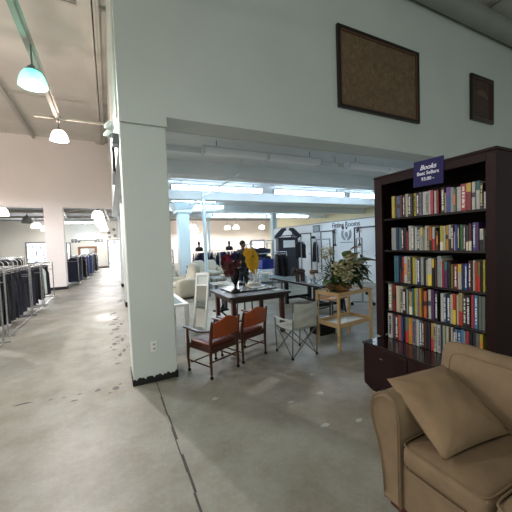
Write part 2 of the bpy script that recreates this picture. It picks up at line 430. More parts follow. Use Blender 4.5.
# surface conduit and small ceiling camera
tag(MB().path([(2.86, 6.4, 3.6), (2.88, 6.62, 3.26), (3.03, 10.9, 3.26), (3.04, 12.3, 3.26)], 0.022).build('pipe', fixture_m, smooth=True), 'thin grey pipe running away under the back room ceiling', 'pipe')
t = thing('security_camera', 'small ceiling camera between the two unlit strip lights', 'camera', (4.88, 5.62, 3.42))
MB().box(-0.03, -0.03, 0, 0.03, 0.03, 0.2).build('mount', fixture_m, t)
MB().tube((-0.04, 0.02, -0.02), (0.05, -0.09, -0.05), 0.035, n=12).build('camera_body', white_m, t, smooth=True)

# ---------------------------------------------------------------- dome lamps
def dome_mat(name, c, es):
    if name in MATS: return MATS[name]
    m = mat(name, c, 0.3, emit=c, es=es)
    nt = m.node_tree; tr = nt.nodes.new('ShaderNodeBsdfTransparent'); mx = nt.nodes.new('ShaderNodeMixShader')
    tr.inputs[0].default_value = rgb(*c)
    mx.inputs[0].default_value = 0.5 if es < 1 else 0.4
    out = nt.nodes['Material Output']; p = nt.nodes['Principled BSDF']
    nt.links.new(p.outputs[0], mx.inputs[1]); nt.links.new(tr.outputs[0], mx.inputs[2]); nt.links.new(mx.outputs[0], out.inputs[0])
    return m
lamp_green = dome_mat('green_glass_shade', (168, 226, 216), 0.36)
lamp_warm = dome_mat('warm_glass_shade', (255, 246, 238), 2.4)
lamp_far = dome_mat('bright_glass_shade', (255, 252, 248), 2.6)
bulb_m = mat('lamp_bulb', (255, 255, 255), 0.5, emit=(255, 252, 245), es=14)
bulb_g = mat('lamp_bulb_green', (255, 255, 255), 0.5, emit=(210, 255, 245), es=5)
def dome(loc, r, shade, bulb, label, hang, power=0, color=(1, 1, 1), group=None, pl=True):
    t = thing('dome_lamp', label, 'hanging lamp', loc, 0, group)
    prof = [(0.30, 1.18), (0.42, 1.19), (0.60, 1.07), (0.78, 0.80), (0.90, 0.45), (0.97, 0.10), (1.0, 0.0), (0.95, 0.02), (0.87, 0.45), (0.75, 0.77), (0.57, 1.03), (0.30, 1.15)]
    MB().lathe([(a * r, b * r) for a, b in prof], n=28).build('shade', shade, t, smooth=True)
    c = MB().lathe([(0.0, 1.62 * r), (0.16 * r, 1.62 * r), (0.2 * r, 1.55 * r), (0.22 * r, 1.33 * r), (0.34 * r, 1.28 * r), (0.36 * r, 1.15 * r), (0.0, 1.15 * r)], n=16)
    for q in range(6):
        a = q * math.pi / 3
        c.box(0.36 * r * math.cos(a) - .012, 0.36 * r * math.sin(a) - .012, 1.17 * r, 0.36 * r * math.cos(a) + .012, 0.36 * r * math.sin(a) + .012, 1.38 * r)
    c.build('socket_housing', greymetal, t, smooth=True)
    MB().lathe([(0, 1.12 * r), (0.12 * r, 1.1 * r), (0.22 * r, 0.75 * r), (0.16 * r, 0.5 * r), (0, 0.42 * r)], n=14).build('bulb', bulb, t, smooth=True)
    MB().tube((0, 0, 1.62 * r), (0, 0, hang), 0.012, n=6).build('stem', greymetal, t)
    if power:
        l = bpy.data.lights.new('lamp_light', 'POINT'); l.energy = power; l.color = color; l.shadow_soft_size = 0.05
        o = bpy.data.objects.new('lamp_light', l); COL.objects.link(o); o.parent = t; o.location = (0, 0, 0.2 * r)
    return t
dome((-0.80, 4.95, 3.80), 0.168, lamp_green, bulb_g, 'green-tinted glass dome lamp, nearest and largest, hanging from the rail', 0.54, 90, (0.82, 1.0, 0.93))
dome((-0.82, 7.5, 3.90), 0.166, lamp_warm, bulb_m, 'bright white dome lamp at the far end of the hanging rail', 0.44, 450, (1.0, 0.92, 0.93))
dome((-4.3, 4.6, 3.9), 0.26, lamp_warm, bulb_m, 'unseen white dome lamp, out of view left of the green-tinted one', 2.0, 420, (1.0, 0.93, 0.93))  # unseen lamp that helps light the left hall
dome((-4.6, 10.5, 3.9), 0.26, lamp_warm, bulb_m, 'added white dome lamp, out of view, lighting the pink header wall', 2.0, 620, (1.0, 0.92, 0.93))  # added past the left edge to brighten the header wall
dome((-3.2, -0.6, 4.1), 0.225, lamp_warm, bulb_m, 'added white dome lamp, out of view behind the camera', 1.9, 300, (1.0, 0.97, 0.90))  # extra lamp behind the camera, put in to brighten column and floor
rl = MB(); rl.box(-0.87, -4.0, 4.34, -0.81, 7.7, 4.42); rl.box(-0.90, -4.0, 4.42, -0.78, 7.7, 4.43)
t = thing('lighting_rail', 'long grey steel rail carrying the two front dome lamps', 'rail', (0, 0, 0))
rl.build('channel', mat('rail_grey', (150, 146, 138), 0.7), t)
for y in (-3.0, 0.5):
    MB().tube((-0.84, y, 4.43), (-0.84, y, 6.1), 0.01, n=6).build('drop_rod', greymetal, t)
MB().box(-1.25, 7.55, 4.36, 0.165, 7.59, 4.4).build('cross_arm', steel_m, t)
far = [(-4.36, 17.4, 3.28, 'dome lamp at the left edge of the picture, just under the header'), (-4.4, 22.5, 3.3, 'dome lamp with dim grey shade behind the header at the left'),
       (-4.4, 25.0, 3.2, 'bright dome lamp left of the header pillar, the nearer of two'), (-4.2, 27.2, 3.1, 'bright dome lamp touching the header pillar, the farther of two'),
       (-0.47, 18.3, 3.28, 'bright dome lamp, nearest of the row above the far aisle'), (-0.43, 20.0, 3.2, 'bright dome lamp, second of the row above the far aisle'),
       (-0.40, 22.0, 3.15, 'bright dome lamp, third of the row above the far aisle'), (-0.36, 24.2, 3.1, 'bright dome lamp, fourth of the row above the far aisle'), (-0.3, 26.4, 3.0, 'bright dome lamp, farthest of the row above the far aisle'),
       (7.0, 26.5, 3.05, 'bright dome lamp in the far hall right of the pale pillar'), (6.15, 24.0, 3.2, 'bright dome lamp in the far hall behind the slim pole'),
       (9.1, 24.0, 3.1, 'greenish dome lamp in the far hall above the flower bouquet'), (9.9, 24.0, 3.1, 'large bright dome lamp in the far hall above the person'),
       (12.9, 25.0, 3.15, 'bright dome lamp in the far hall nearest the fitting rooms')]
for i, (x, y, z, lb) in enumerate(far):
    r = 0.31 if i < 9 else 0.27
    if i >= 9: z -= 0.22
    dome((x, y, z), r, lamp_far if i != 1 else mat('grey_glass_shade', (150, 152, 150), 0.3), bulb_m if i != 1 else tube_off, lb, 3.92 - z, 0 if i in (1, 3, 5, 7) else 130 if i < 9 else 330, (1, 0.95, 0.92), 'dome lamps of the far hall', pl=False)
tag(MB().box(-4.60, 16.6, 3.50, -4.36, 16.64, 3.68).build('exit_sign', mat('red_sign', (220, 90, 100), 0.5, emit=(230, 90, 100), es=0.6)), 'small red sign above the leftmost dome lamp', 'sign')
# far strip light above framed mirror etc.
t = thing('fluorescent_fixture', 'bright strip light on the far wall above the wooden frame', 'ceiling light', (-1.6, 27.85, 2.35), 0, 'strip lights of the far hall')
MB().box(-0.65, -0.04, 0, 0.65, 0.08, 0.06).build('reflector', greymetal, t)
MB().tube((-0.6, -0.03, 0.1), (0.6, -0.03, 0.1), 0.05).build('tube', tube_m, t, smooth=True)
t = thing('fluorescent_fixture', 'long bright strip light under the far hall ceiling above the aisle', 'ceiling light', (-2.0, 26.0, 3.62), 0, 'strip lights of the far hall')
MB().box(-1.1, -0.08, 0.03, 1.1, 0.08, 0.1).build('reflector', fixture_m, t)
MB().tube((-1.05, 0, -0.01), (1.05, 0, -0.01), 0.05).build('tube', tube_m, t, smooth=True)
MB().tube((-0.8, 0, 0.1), (-0.8, 0, 0.3), 0.01).tube((0.8, 0, 0.1), (0.8, 0, 0.3), 0.01).build('hanger', greymetal, t)
l = tag(MB().path([(-2.6, 24.8, 3.85), (-2.2, 20, 3.75), (-0.1, 16.5, 3.75)], 0.05).path([(-0.15, 15.5, 3.6), (0.1, 24, 3.6)], 0.05).build('duct', steel_m), 'pale pipes crossing below the far hall ceiling', 'pipe')
# wooden framed picture on the far wall, small framed panels, round speakers
t = thing('framed_mirror', 'wooden framed mirror on the bright far wall at the end of the aisle', 'mirror', (-1.6, 27.96, 1.3))
f = MB(); f.box(-0.68, -0.03, -0.55, -0.5, 0.03, 0.52).box(0.5, -0.03, -0.55, 0.68, 0.03, 0.52).box(-0.5, -0.03, 0.36, 0.5, 0.03, 0.52).box(-0.5, -0.03, -0.55, 0.5, 0.03, -0.4)
f.build('frame', mat('orange_wood', (132, 92, 64), 0.6), t)
MB().box(-0.5, 0, -0.4, 0.5, 0.01, 0.36).build('glass', mirror_m, t)
n_ = 0
for gx, side in ((-2.62, 'left'), (-0.98, 'right')):
    for q, nm in enumerate(('left', 'middle', 'right')):
        t = thing('wall_plaque', 'small dark plaque, %s one of the three %s of the wooden mirror' % (nm, side), 'plaque', (gx + q * 0.22, 27.98, 2.3), 0, 'small plaques on the far wall')
        MB().box(-0.075, -0.03, -0.13, 0.075, 0.0, 0.13).build('plate', mat('plaque_dark', (70, 74, 78), 0.5), t)
        MB().box(-0.04, -0.035, -0.05, 0.04, -0.03, 0.08).build('picture', mat('plaque_light', (170, 176, 180), 0.5), t)
for x, z, nm in ((0.03, 2.9, 'upper left'), (0.42, 3.17, 'upper right'), (0.05, 2.55, 'lower left'), (0.47, 2.66, 'lower right')):
    t = thing('round_wall_plate', 'dark round plate on the far wall above the bright doorway, %s of four' % nm, 'plate', (x, 27.97, z), 0, 'round plates above the far doorway')
    MB().tube((0, 0, 0), (0, -0.05, 0), 0.12, n=16).build('rim', mat('plate_rim', (96, 92, 90), 0.4), t, smooth=True)
    MB().tube((0, -0.05, 0), (0, -0.055, 0), 0.07, n=16).build('centre', mat('plate_centre', (140, 132, 126), 0.4), t, smooth=True)

# ---------------------------------------------------------------- things on the column and header wall
t = thing('wall_outlet', 'white electrical outlet low on the white column', 'outlet', (0.412, 3.688, 0.425))
MB().box(-0.037, -0.008, -0.06, 0.037, 0, 0.06).build('cover_plate', mat('outlet_white', (236, 236, 230), 0.35), t, bevel=0.003)
for s in (-1, 1):
    o = MB(); o.box(-0.017, -0.011, s * 0.026 - 0.014, 0.017, -0.008, s * 0.026 + 0.014)
    r_ = o.build('receptacle', mat('outlet_socket', (200, 200, 194), 0.4), t, bevel=0.002)
    MB().box(-0.008, -0.0125, s * 0.026 - 0.006, -0.005, -0.011, s * 0.026 + 0.006).box(0.005, -0.0125, s * 0.026 - 0.006, 0.008, -0.011, s * 0.026 + 0.006).build('slot', black_m, r_)
t = thing('emergency_light', 'two-headed emergency light on the left side of the column', 'emergency light', (0.17, 4.05, 2.9))
MB().box(-0.075, -0.06, -0.05, 0, 0.12, 0.08).build('battery_box', greymetal, t, bevel=0.01)
for y, z in ((-0.02, 0.11), (0.10, 0.06)):
    h = MB().lathe([(0, 0), (0.03, 0.0), (0.055, 0.05), (0.06, 0.075), (0, 0.085)], n=18, M=Matrix.Translation((-0.06, y - 0.02, z + 0.02)) @ Matrix.Rotation(R(-62), 4, 'Y') @ Matrix.Rotation(R(38), 4, 'X'))
    h.build('lamp_head', mat('lamp_head_glass', (214, 226, 220), 0.2), t, smooth=True)
t = thing('framed_poster', 'black framed poster seen edge-on on the left side of the column wall', 'poster', (0.17, 6.4, 3.35))
MB().box(-0.04, -0.62, -0.42, 0, 0.62, 0.42).build('frame', black_m, t)
MB().box(-0.042, -0.55, -0.35, -0.04, 0.55, 0.35).build('print', mat('brown_print', (84, 60, 44), 0.6, var=0.4, scale=5), t)

def canvas_mat(name, base, c2, c3, sc):
    m = bpy.data.materials.new(name); m.use_nodes = True; nt = m.node_tree; p = nt.nodes['Principled BSDF']; N = nt.nodes.new; L = nt.links.new
    tc = N('ShaderNodeTexCoord')
    v = N('ShaderNodeTexVoronoi'); v.inputs['Scale'].default_value = sc; v.feature = 'SMOOTH_F1'
    z = N('ShaderNodeTexNoise'); z.inputs['Scale'].default_value = sc * 0.9; z.inputs['Detail'].default_value = 8; z.inputs['Distortion'].default_value = 2.5
    L(tc.outputs['Object'], v.inputs['Vector']); L(tc.outputs['Object'], z.inputs['Vector'])
    r = N('ShaderNodeValToRGB'); r.color_ramp.elements[0].position = 0.3; r.color_ramp.elements[0].color = rgb(*base); r.color_ramp.elements[1].position = 0.72; r.color_ramp.elements[1].color = rgb(*c2)
    L(z.outputs[0], r.inputs[0])
    mx = N('ShaderNodeMix'); mx.data_type = 'RGBA'; mx.inputs[7].default_value = rgb(*c3)
    m2 = N('ShaderNodeMath'); m2.operation = 'MULTIPLY'; m2.inputs[1].default_value = 0.5
    L(v.outputs['Distance'], m2.inputs[0]); L(m2.outputs[0], mx.inputs[0]); L(r.outputs[0], mx.inputs[6]); L(mx.outputs[2], p.inputs['Base Color'])
    p.inputs['Roughness'].default_value = 0.65
    return m
frame_brown = mat('dark_brown_frame', (34, 22, 20), 0.35, var=0.3, scale=20)
def picture(name, label, x0, x1, z0, z1, fw_, cm, inner):
    t = thing(name, label, 'picture', ((x0 + x1) / 2, 3.65, (z0 + z1) / 2))
    a, b = (x1 - x0) / 2, (z1 - z0) / 2
    f = MB()
    for s in (-1, 1):
        f.prism([(s * a, -b), (s * a, b), (s * (a - fw_), b - fw_), (s * (a - fw_), -b + fw_)], 'y', -0.055, 0)
        f.prism([(-a, s * b), (a, s * b), (a - fw_, s * (b - fw_)), (-a + fw_, s * (b - fw_))], 'y', -0.055, 0)
    f.build('frame', frame_brown, t, bevel=0.008)
    i = MB(); q = inner
    for s in (-1, 1):
        i.box(s * (a - fw_), -0.045, -b + fw_, s * (a - fw_ - q), -0.01, b - fw_)
        i.box(-a + fw_, -0.045, s * (b - fw_), a - fw_, -0.01, s * (b - fw_ - q))
    i.build('inner_moulding', mat('reddish_moulding', (104, 72, 58), 0.4), t)
    c = MB().box(-a + fw_ + q, -0.02, -b + fw_ + q, a - fw_ - q, -0.012, b - fw_ - q).build('canvas', cm, t)
    return t, c
picture('large_framed_picture', 'large brown mottled picture in a dark wooden frame on the header wall', 3.27, 5.14, 3.64, 4.88, 0.05, canvas_mat('brown_tapestry', (98, 78, 58), (142, 116, 86), (76, 62, 50), 9), 0.022)
t, c = picture('small_framed_picture', 'small dark brown picture in a dark frame at the right of the header wall', 6.75, 7.56, 3.955, 4.875, 0.055, canvas_mat('dark_brown_print', (60, 42, 36), (86, 62, 50), (50, 36, 34), 6), 0.015)
o = MB(); o.prism([(-0.2, 0.1), (-0.1, 0.19), (0.05, 0.2), (0.2, 0.12), (0.24, 0.02), (0.1, 0.08), (-0.05, 0.07)], 'y', -0.0225, -0.02)
o.build('pale_motif', mat('faded_motif', (112, 84, 74), 0.7, var=0.3, scale=20), t)

# ---------------------------------------------------------------- bookcase on its low cabinet
esp = mat('espresso_wood', (36, 17, 17), 0.5, var=0.25, scale=6, stretch=(1, 1, 0.12), bump=0.02, spec=0.18)
esp_dark = mat('espresso_inside', (20, 13, 13), 0.6, var=0.2, scale=6, spec=0.15)
X0, X1, Y0, Y1, ZT = 2.70, 3.05, 1.27, 2.455, 2.265
ZC = 0.50
t = thing('bookcase', 'tall dark espresso bookcase with five shelves of books', 'bookcase', (0, 0, 0))
MB().prism([(X0, Y0), (X1, Y0), (X1, Y0 + 0.035), (X0 + 0.03, Y0 + 0.035), (X0 + 0.03, Y0 + 0.075), (X0, Y0 + 0.075)], 'z', ZC, ZT - 0.014).build('side_panel', esp, t, bevel=0.003)
MB().prism([(X0, Y1), (X1, Y1), (X1, Y1 - 0.035), (X0 + 0.03, Y1 - 0.035), (X0 + 0.03, Y1 - 0.1), (X0, Y1 - 0.1)], 'z', ZC, ZT - 0.014).build('side_panel', esp, t, bevel=0.003)
MB().box(X0 - 0.004, Y0 - 0.004, ZT - 0.012, X1, Y1 + 0.004, ZT + 0.012).box(X0 + 0.001, Y0 + 0.075, ZT - 0.085, X0 + 0.03, Y1 - 0.1, ZT - 0.012).build('top_rail', esp, t, bevel=0.003)
MB().box(X1 - 0.012, Y0 + 0.035, ZC, X1 - 0.001, Y1 - 0.035, ZT - 0.014).build('back_panel', esp_dark, t)
SH = [1.81, 1.47, 1.13, 0.81, ZC + 0.004]
for z in SH[:4]:
    MB().box(X0 + 0.02, Y0 + 0.035, z - 0.02, X1 - 0.012, Y1 - 0.035, z - 0.0005).build('shelf', mat('shelf_gloss', (26, 20, 20), 0.12), t)
t = thing('low_cabinet', 'low dark espresso cabinet that the bookcase stands on', 'cabinet', (0, 0, 0))
CX, CY0, CY1 = 2.42, 1.25, 2.31
b = MB().box(CX + 0.012, CY0, 0.06, X1, CY1 + 0.08, ZC - 0.03)
b.build('body', esp, t)
MB().box(CX - 0.004, CY0 - 0.004, ZC - 0.03, X1 + 0.005, CY1 + 0.085, ZC - 0.001).build('top', mat('espresso_gloss', (34, 18, 18), 0.16, var=0.2, scale=6), t, bevel=0.003)
for s, (ya, yb) in enumerate(((CY1 + 0.075, 1.86), (1.85, CY0 + 0.005))):
    d = MB().box(CX, ya, 0.065, CX + 0.012, yb, ZC - 0.034).build('drawer_front', esp, t, bevel=0.002)
    ym = (ya + yb) / 2 + 0.02
    MB().box(CX - 0.014, ym - 0.02, 0.375, CX, ym + 0.02, 0.382).build('pull', chrome, d)
for x in (CX + 0.05, X1 - 0.06):
    for y in (CY0 + 0.05, CY1 - 0.0):
        MB().lathe([(0.028, 0), (0.038, 0.03), (0.05, 0.07), (0, 0.07)], (x, y, 0), 4).build('foot', esp_dark, t)
f = MB(); f.prism([(CY1 + 0.07, 0.065), (CY1 + 0.07, 0.045), (CY1 - 0.03, 0.0), (CY1 - 0.10, 0.0), (CY1 - 0.12, 0.065)], 'x', CX + 0.003, CX + 0.02); f.build('apron', esp, t)

BOOKS = [
 (1.810, "2.254,0.036,0.232,yellow,;2.208,0.016,0.226,maroon,;2.19,0.031,0.222,steel_blue,d;2.153,0.024,0.227,maroon,;2.114,0.022,0.221,charcoal,w;2.089,0.026,0.23,cream,;2.06,0.03,0.219,plum,w;2.028,0.023,0.212,black,;1.998,0.024,0.222,yellow,b;1.966,0.028,0.221,plum,w;1.933,0.019,0.221,lavender,b;1.911,0.008,0.218,navy,;1.9,0.029,0.219,white,;1.869,0.024,0.219,white,b;1.841,0.018,0.224,white,;1.82,0.027,0.222,rose,;1.785,0.017,0.212,white,;1.766,0.018,0.216,crimson,;1.723,0.03,0.227,black,w;1.691,0.013,0.179,tan,;1.675,0.032,0.222,royal_blue,p;1.639,0.024,0.216,pale_grey,;1.612,0.02,0.199,grey_green,o;1.587,0.033,0.21,white,;1.552,0.041,0.228,rose,w;1.508,0.034,0.228,crimson,g;1.461,0.024,0.228,white,n;1.431,0.025,0.23,white,t;1.4,0.02,0.208,black,c;1.373,0.013,0.134,white,"),
 (1.470, "2.259,0.053,0.237,pale_grey,;2.198,0.025,0.239,navy,;2.169,0.027,0.232,teal,;2.139,0.024,0.226,maroon,w;2.111,0.024,0.229,black,;2.08,0.015,0.193,crimson,;2.059,0.028,0.245,white,;2.028,0.027,0.243,pale_grey,w;1.99,0.022,0.229,white,;1.961,0.02,0.22,navy,w;1.938,0.011,0.209,white,;1.923,0.021,0.222,pale_green,g;1.899,0.014,0.207,pale_grey,;1.883,0.021,0.234,white,;1.859,0.022,0.234,tan,b;1.834,0.022,0.221,orange,k;1.807,0.022,0.219,white,r;1.783,0.012,0.209,black,;1.768,0.017,0.181,brown,o;1.731,0.026,0.224,yellow,h;1.701,0.017,0.218,cream,;1.68,0.02,0.225,amber,d;1.656,0.019,0.228,white,k;1.633,0.019,0.222,maroon,w;1.612,0.009,0.161,white,;1.601,0.016,0.222,royal_blue,;1.582,0.017,0.214,navy,c;1.558,0.021,0.221,green,;1.53,0.015,0.219,grey_purple,w;1.512,0.018,0.209,charcoal,h;1.487,0.02,0.228,maroon,h;1.46,0.023,0.234,royal_blue,w;1.433,0.019,0.232,purple,;1.405,0.026,0.178,white,k;1.376,0.012,0.12,charcoal,"),
 (1.130, "2.23,0.026,0.278,teal,;2.201,0.021,0.278,steel_blue,;2.161,0.012,0.146,brown,;2.142,0.027,0.269,crimson,d;2.109,0.033,0.275,white,o;2.073,0.028,0.271,cream,b;2.042,0.02,0.267,black,;2.018,0.027,0.268,yellow,;1.988,0.02,0.254,white,;1.965,0.03,0.264,navy,w;1.932,0.03,0.27,pale_grey,;1.899,0.017,0.257,black,;1.879,0.023,0.248,pale_green,;1.853,0.036,0.263,white,y;1.815,0.022,0.259,black,g;1.79,0.016,0.255,brown,;1.764,0.036,0.288,pale_grey,;1.725,0.008,0.261,cream,;1.718,0.019,0.244,crimson,;1.698,0.028,0.24,purple,t;1.664,0.023,0.237,black,;1.635,0.018,0.216,olive,;1.611,0.027,0.218,crimson,w;1.58,0.03,0.219,white,g;1.544,0.018,0.225,navy,;1.523,0.021,0.226,royal_blue,w;1.496,0.019,0.252,maroon,w;1.473,0.013,0.253,black,;1.458,0.011,0.257,white,;1.44,0.017,0.246,vermilion,;1.421,0.018,0.247,olive,r;1.399,0.016,0.248,black,;1.379,0.013,0.264,yellow,"),
 (0.810, "2.312,0.042,0.29,pale_green,w;2.257,0.026,0.29,crimson,d;2.215,0.042,0.279,cream,;2.169,0.027,0.278,cream,b;2.137,0.038,0.247,black,w;2.093,0.017,0.251,pale_grey,;2.062,0.034,0.236,tan,h;2.024,0.016,0.27,teal,;2.004,0.025,0.277,yellow,;1.972,0.018,0.281,lavender,;1.947,0.022,0.284,amber,;1.918,0.009,0.277,brown,;1.904,0.031,0.261,orange,d;1.87,0.015,0.279,black,;1.85,0.024,0.282,white,n;1.823,0.026,0.285,purple,;1.792,0.023,0.27,black,w;1.736,0.03,0.262,white,;1.704,0.02,0.253,steel_blue,w;1.681,0.03,0.252,navy,w;1.648,0.021,0.265,cream,;1.622,0.024,0.269,vermilion,y;1.594,0.016,0.268,cream,;1.575,0.03,0.289,tan,r;1.54,0.024,0.268,charcoal,w;1.51,0.03,0.281,black,w;1.472,0.019,0.285,rose,;1.45,0.024,0.285,sky_blue,w;1.423,0.008,0.283,black,;1.414,0.021,0.281,grey_green,;1.391,0.022,0.281,grey,"),
 (0.505, "2.322,0.053,0.29,white,b;2.251,0.019,0.285,brown,;2.228,0.033,0.28,purple,w;2.192,0.03,0.281,orange,;2.158,0.018,0.282,royal_blue,;2.137,0.027,0.277,black,;2.105,0.031,0.278,grey_green,r;2.068,0.039,0.292,amber,o;2.026,0.032,0.285,lavender,b;1.985,0.027,0.278,white,;1.956,0.026,0.284,teal,w;1.922,0.017,0.281,maroon,w;1.9,0.015,0.28,brown,;1.88,0.021,0.285,black,;1.856,0.017,0.285,navy,;1.828,0.022,0.268,amber,r;1.801,0.022,0.284,white,b;1.779,0.014,0.262,white,;1.76,0.021,0.267,white,b;1.736,0.014,0.262,navy,;1.72,0.024,0.272,pale_green,;1.687,0.024,0.275,cream,;1.661,0.013,0.262,brown,r;1.645,0.014,0.275,white,;1.626,0.018,0.258,maroon,w;1.606,0.019,0.263,sky_blue,w;1.584,0.022,0.26,steel_blue,w;1.56,0.025,0.271,sky_blue,;1.532,0.013,0.263,pale_grey,;1.513,0.021,0.273,rose,k;1.488,0.022,0.271,black,;1.463,0.023,0.277,charcoal,;1.436,0.018,0.284,grey,;1.411,0.025,0.283,yellow,o"),
]

BC = {'yellow': (196, 186, 62), 'maroon': (92, 30, 42), 'steel_blue': (70, 104, 140), 'charcoal': (52, 54, 58), 'cream': (206, 202, 176), 'plum': (66, 46, 68), 'black': (20, 20, 22), 'lavender': (150, 146, 172),
      'navy': (34, 42, 84), 'white': (204, 206, 200), 'rose': (188, 62, 84), 'crimson': (150, 26, 40), 'tan': (180, 160, 112), 'royal_blue': (48, 82, 168), 'pale_grey': (158, 166, 166), 'grey_green': (110, 128, 112),
      'teal': (42, 112, 124), 'pale_green': (166, 178, 150), 'orange': (206, 104, 48), 'brown': (88, 58, 44), 'amber': (196, 150, 54), 'green': (62, 118, 66), 'grey_purple': (96, 88, 108), 'purple': (82, 42, 100),
      'olive': (122, 118, 58), 'vermilion': (198, 56, 36), 'sky_blue': (84, 140, 190), 'grey': (126, 128, 132)}
AC = {'w': (222, 222, 216), 'b': (24, 24, 26), 'd': (40, 30, 36), 'p': (100, 60, 140), 'o': (206, 122, 60), 'g': (196, 168, 70), 'n': (70, 62, 84), 't': (42, 96, 100), 'c': (214, 196, 150), 'k': (22, 22, 22),
      'r': (176, 44, 44), 'y': (214, 190, 60), 'h': (214, 206, 184)}
AN = {'w': 'white lettering', 'b': 'black marks', 'd': 'a dark band', 'p': 'a purple top', 'o': 'an orange patch', 'g': 'a gold patch', 'n': 'a dark band', 't': 'a teal band', 'c': 'a cream figure', 'k': 'a black lower half',
      'r': 'a red patch', 'y': 'a yellow foot', 'h': 'a pale block'}
SN = ['top shelf', 'second shelf', 'middle shelf', 'fourth shelf', 'bottom shelf']
paper = mat('book_paper', (200, 194, 176), 0.8)
def bmat(c): return mat('cover_' + c, tuple(int(v_ * 0.86) for v_ in BC[c]), 0.38, var=0.12, scale=30)
def amat(c): return mat('print_' + c, AC[c], 0.45)
for si, (zz, rows) in enumerate(BOOKS):
    zb = SH[si]
    L_ = rows.split(';')
    for i, row in enumerate(L_):
        a = row.split(','); y, wd, h = float(a[0]), float(a[1]), float(a[2]); c1, c2 = a[3], a[4]
        rr = random.Random(si * 100 + i)
        h = min(h, 0.285 if si < 3 else 0.305 if si < 4 else 0.27)
        dp = 0.14 + rr.random() * 0.03
        nm = c1.replace('_', ' ')
        thick = 'thick' if wd > 0.038 else ('thin' if wd < 0.022 else 'slim')
        lb = '%s %s book%s, %s from left on the %s' % (thick, nm, ' with ' + AN[c2] if c2 else '', ordn(i), SN[si])
        e = thing('book', lb, 'book', (2.728 + rr.random() * 0.012, y - wd, zb), 0, 'books on the ' + SN[si])
        cv = MB()
        tk = 0.003
        cv.box(0, 0, 0, 0.004, wd, h); cv.box(0.004, 0, 0, dp, tk if wd > .01 else .001, h); cv.box(0.004, wd - (tk if wd > .01 else .001), 0, dp, wd, h)
        cv.build('cover', bmat(c1), e)
        MB().box(0.004, tk * .9, 0.003, dp - 0.004, wd - tk * .9, h - 0.004).build('pages', paper, e)
        if c2:
            s = MB(); q = -0.0008
            def band(z0, z1, m=0.0): s.box(q, m * wd, z0 * h, 0.001, (1 - m) * wd, z1 * h)
            if c2 in 'kyr' : band(0.0, 0.42 + 0.1 * rr.random())
            elif c2 in 'phgt': band(0.68 if c2 != 'h' else 0.0, 1.0 if c2 != 'h' else 0.35)
            elif c2 in 'dn': band(0.45, 0.62)
            elif c2 == 'o' : band(0.3, 0.75, 0.12)
            else:   # lettering: a run of small blocks down the spine
                z = 0.9
                while z > 0.12:
                    ln = 0.03 + rr.random() * 0.05
                    s.box(q, (0.22 + 0.1 * rr.random()) * wd, (z - ln) * h, 0.001, (0.72 + 0.08 * rr.random()) * wd, z * h)
                    z -= ln + (0.012 if rr.random() < .8 else 0.045)
            s.build('spine_print', amat(c2), e)
# sign hung on the front of the bookcase
t = thing('shelf_sign', 'deep blue cardboard price sign hanging from the top of the bookcase', 'sign', (X0 - 0.008, 1.815, 2.192), 0)
t.rotation_euler = (R(1.5), 0, 0)
MB().box(-0.003, -0.145, -0.115, 0.003, 0.145, 0.125).build('board', mat('sign_blue', (27, 24, 88), 0.75, var=0.1, scale=6), t)
sw_ = mat('sign_lettering', (236, 238, 250), 0.5)
rt = (R(90), 0, R(-90))
text(t, 'heading', 'Books', 0.062, sw_, (-0.005, 0, 0.055), rt, shear=0.35)
text(t, 'lettering', 'Best Sellers', 0.046, sw_, (-0.005, 0, 0.002), rt)
text(t, 'price', '$3.00 -', 0.044, sw_, (-0.005, 0, -0.052), rt)

# ---------------------------------------------------------------- sofa
fab = mat('tan_microfibre', (125, 105, 80), 0.85, var=0.10, scale=7, bump=0.12, col2=(112, 94, 71))
fab2 = mat('tan_microfibre_pillow', (134, 111, 84), 0.85, var=0.1, scale=6, bump=0.12, col2=(121, 100, 75))
pipe_m = mat('tan_piping', (112, 92, 68), 0.8)
base_wood = mat('mahogany_base', (74, 22, 18), 0.35)
t = thing('sofa', 'tan microfibre loveseat with rolled arms in the right foreground', 'sofa', (0, 0, 0))
SX = 1.38
armp = [(1.215, 0.085), (1.222, 0.20), (1.236, 0.32), (1.262, 0.42), (1.292, 0.49), (1.308, 0.55), (1.306, 0.61), (1.285, 0.665), (1.245, 0.70), (1.200, 0.715), (1.158, 0.705), (1.128, 0.675), (1.115, 0.62), (1.112, 0.5), (1.112, 0.085)]
def arm(flip):
    f = (lambda y: 1.345 - y) if flip else (lambda y: y)
    a = MB(); rings = []
    xs = [(SX, 0.86, 0), (SX - 0.012, 0.93, 0), (SX + 0.004, 1.0, 0), (SX + 0.3, 1.0, 0.0), (2.0, 1.0, 0.012), (2.26, 1.0, 0.02)]
    cy, cz = 1.19, 0.42
    vs = []
    for x, s, dz in xs:
        for y, z in armp: vs.append((x, f(cy + (y - cy) * s), cz + (z - cz) * (s if s < 1 else 1) + dz * (z > 0.4)))
    n = len(armp)
    fs = [(i * n + k, i * n + (k + 1) % n, (i + 1) * n + (k + 1) % n, (i + 1) * n + k) for i in range(len(xs) - 1) for k in range(n)]
    fs += [tuple(range(n)), tuple(range((len(xs) - 1) * n, len(xs) * n))[::-1]]
    a.add(vs, fs); o = a.build('arm', fab, t, smooth=True)
    pts = [(SX - 0.001, f(y), z) for y, z in armp[:-1]] + [(SX - 0.001, f(1.112), 0.09)]
    MB().path(pts, 0.0055).build('piping', pipe_m, o, smooth=True)
arm(False); arm(True)
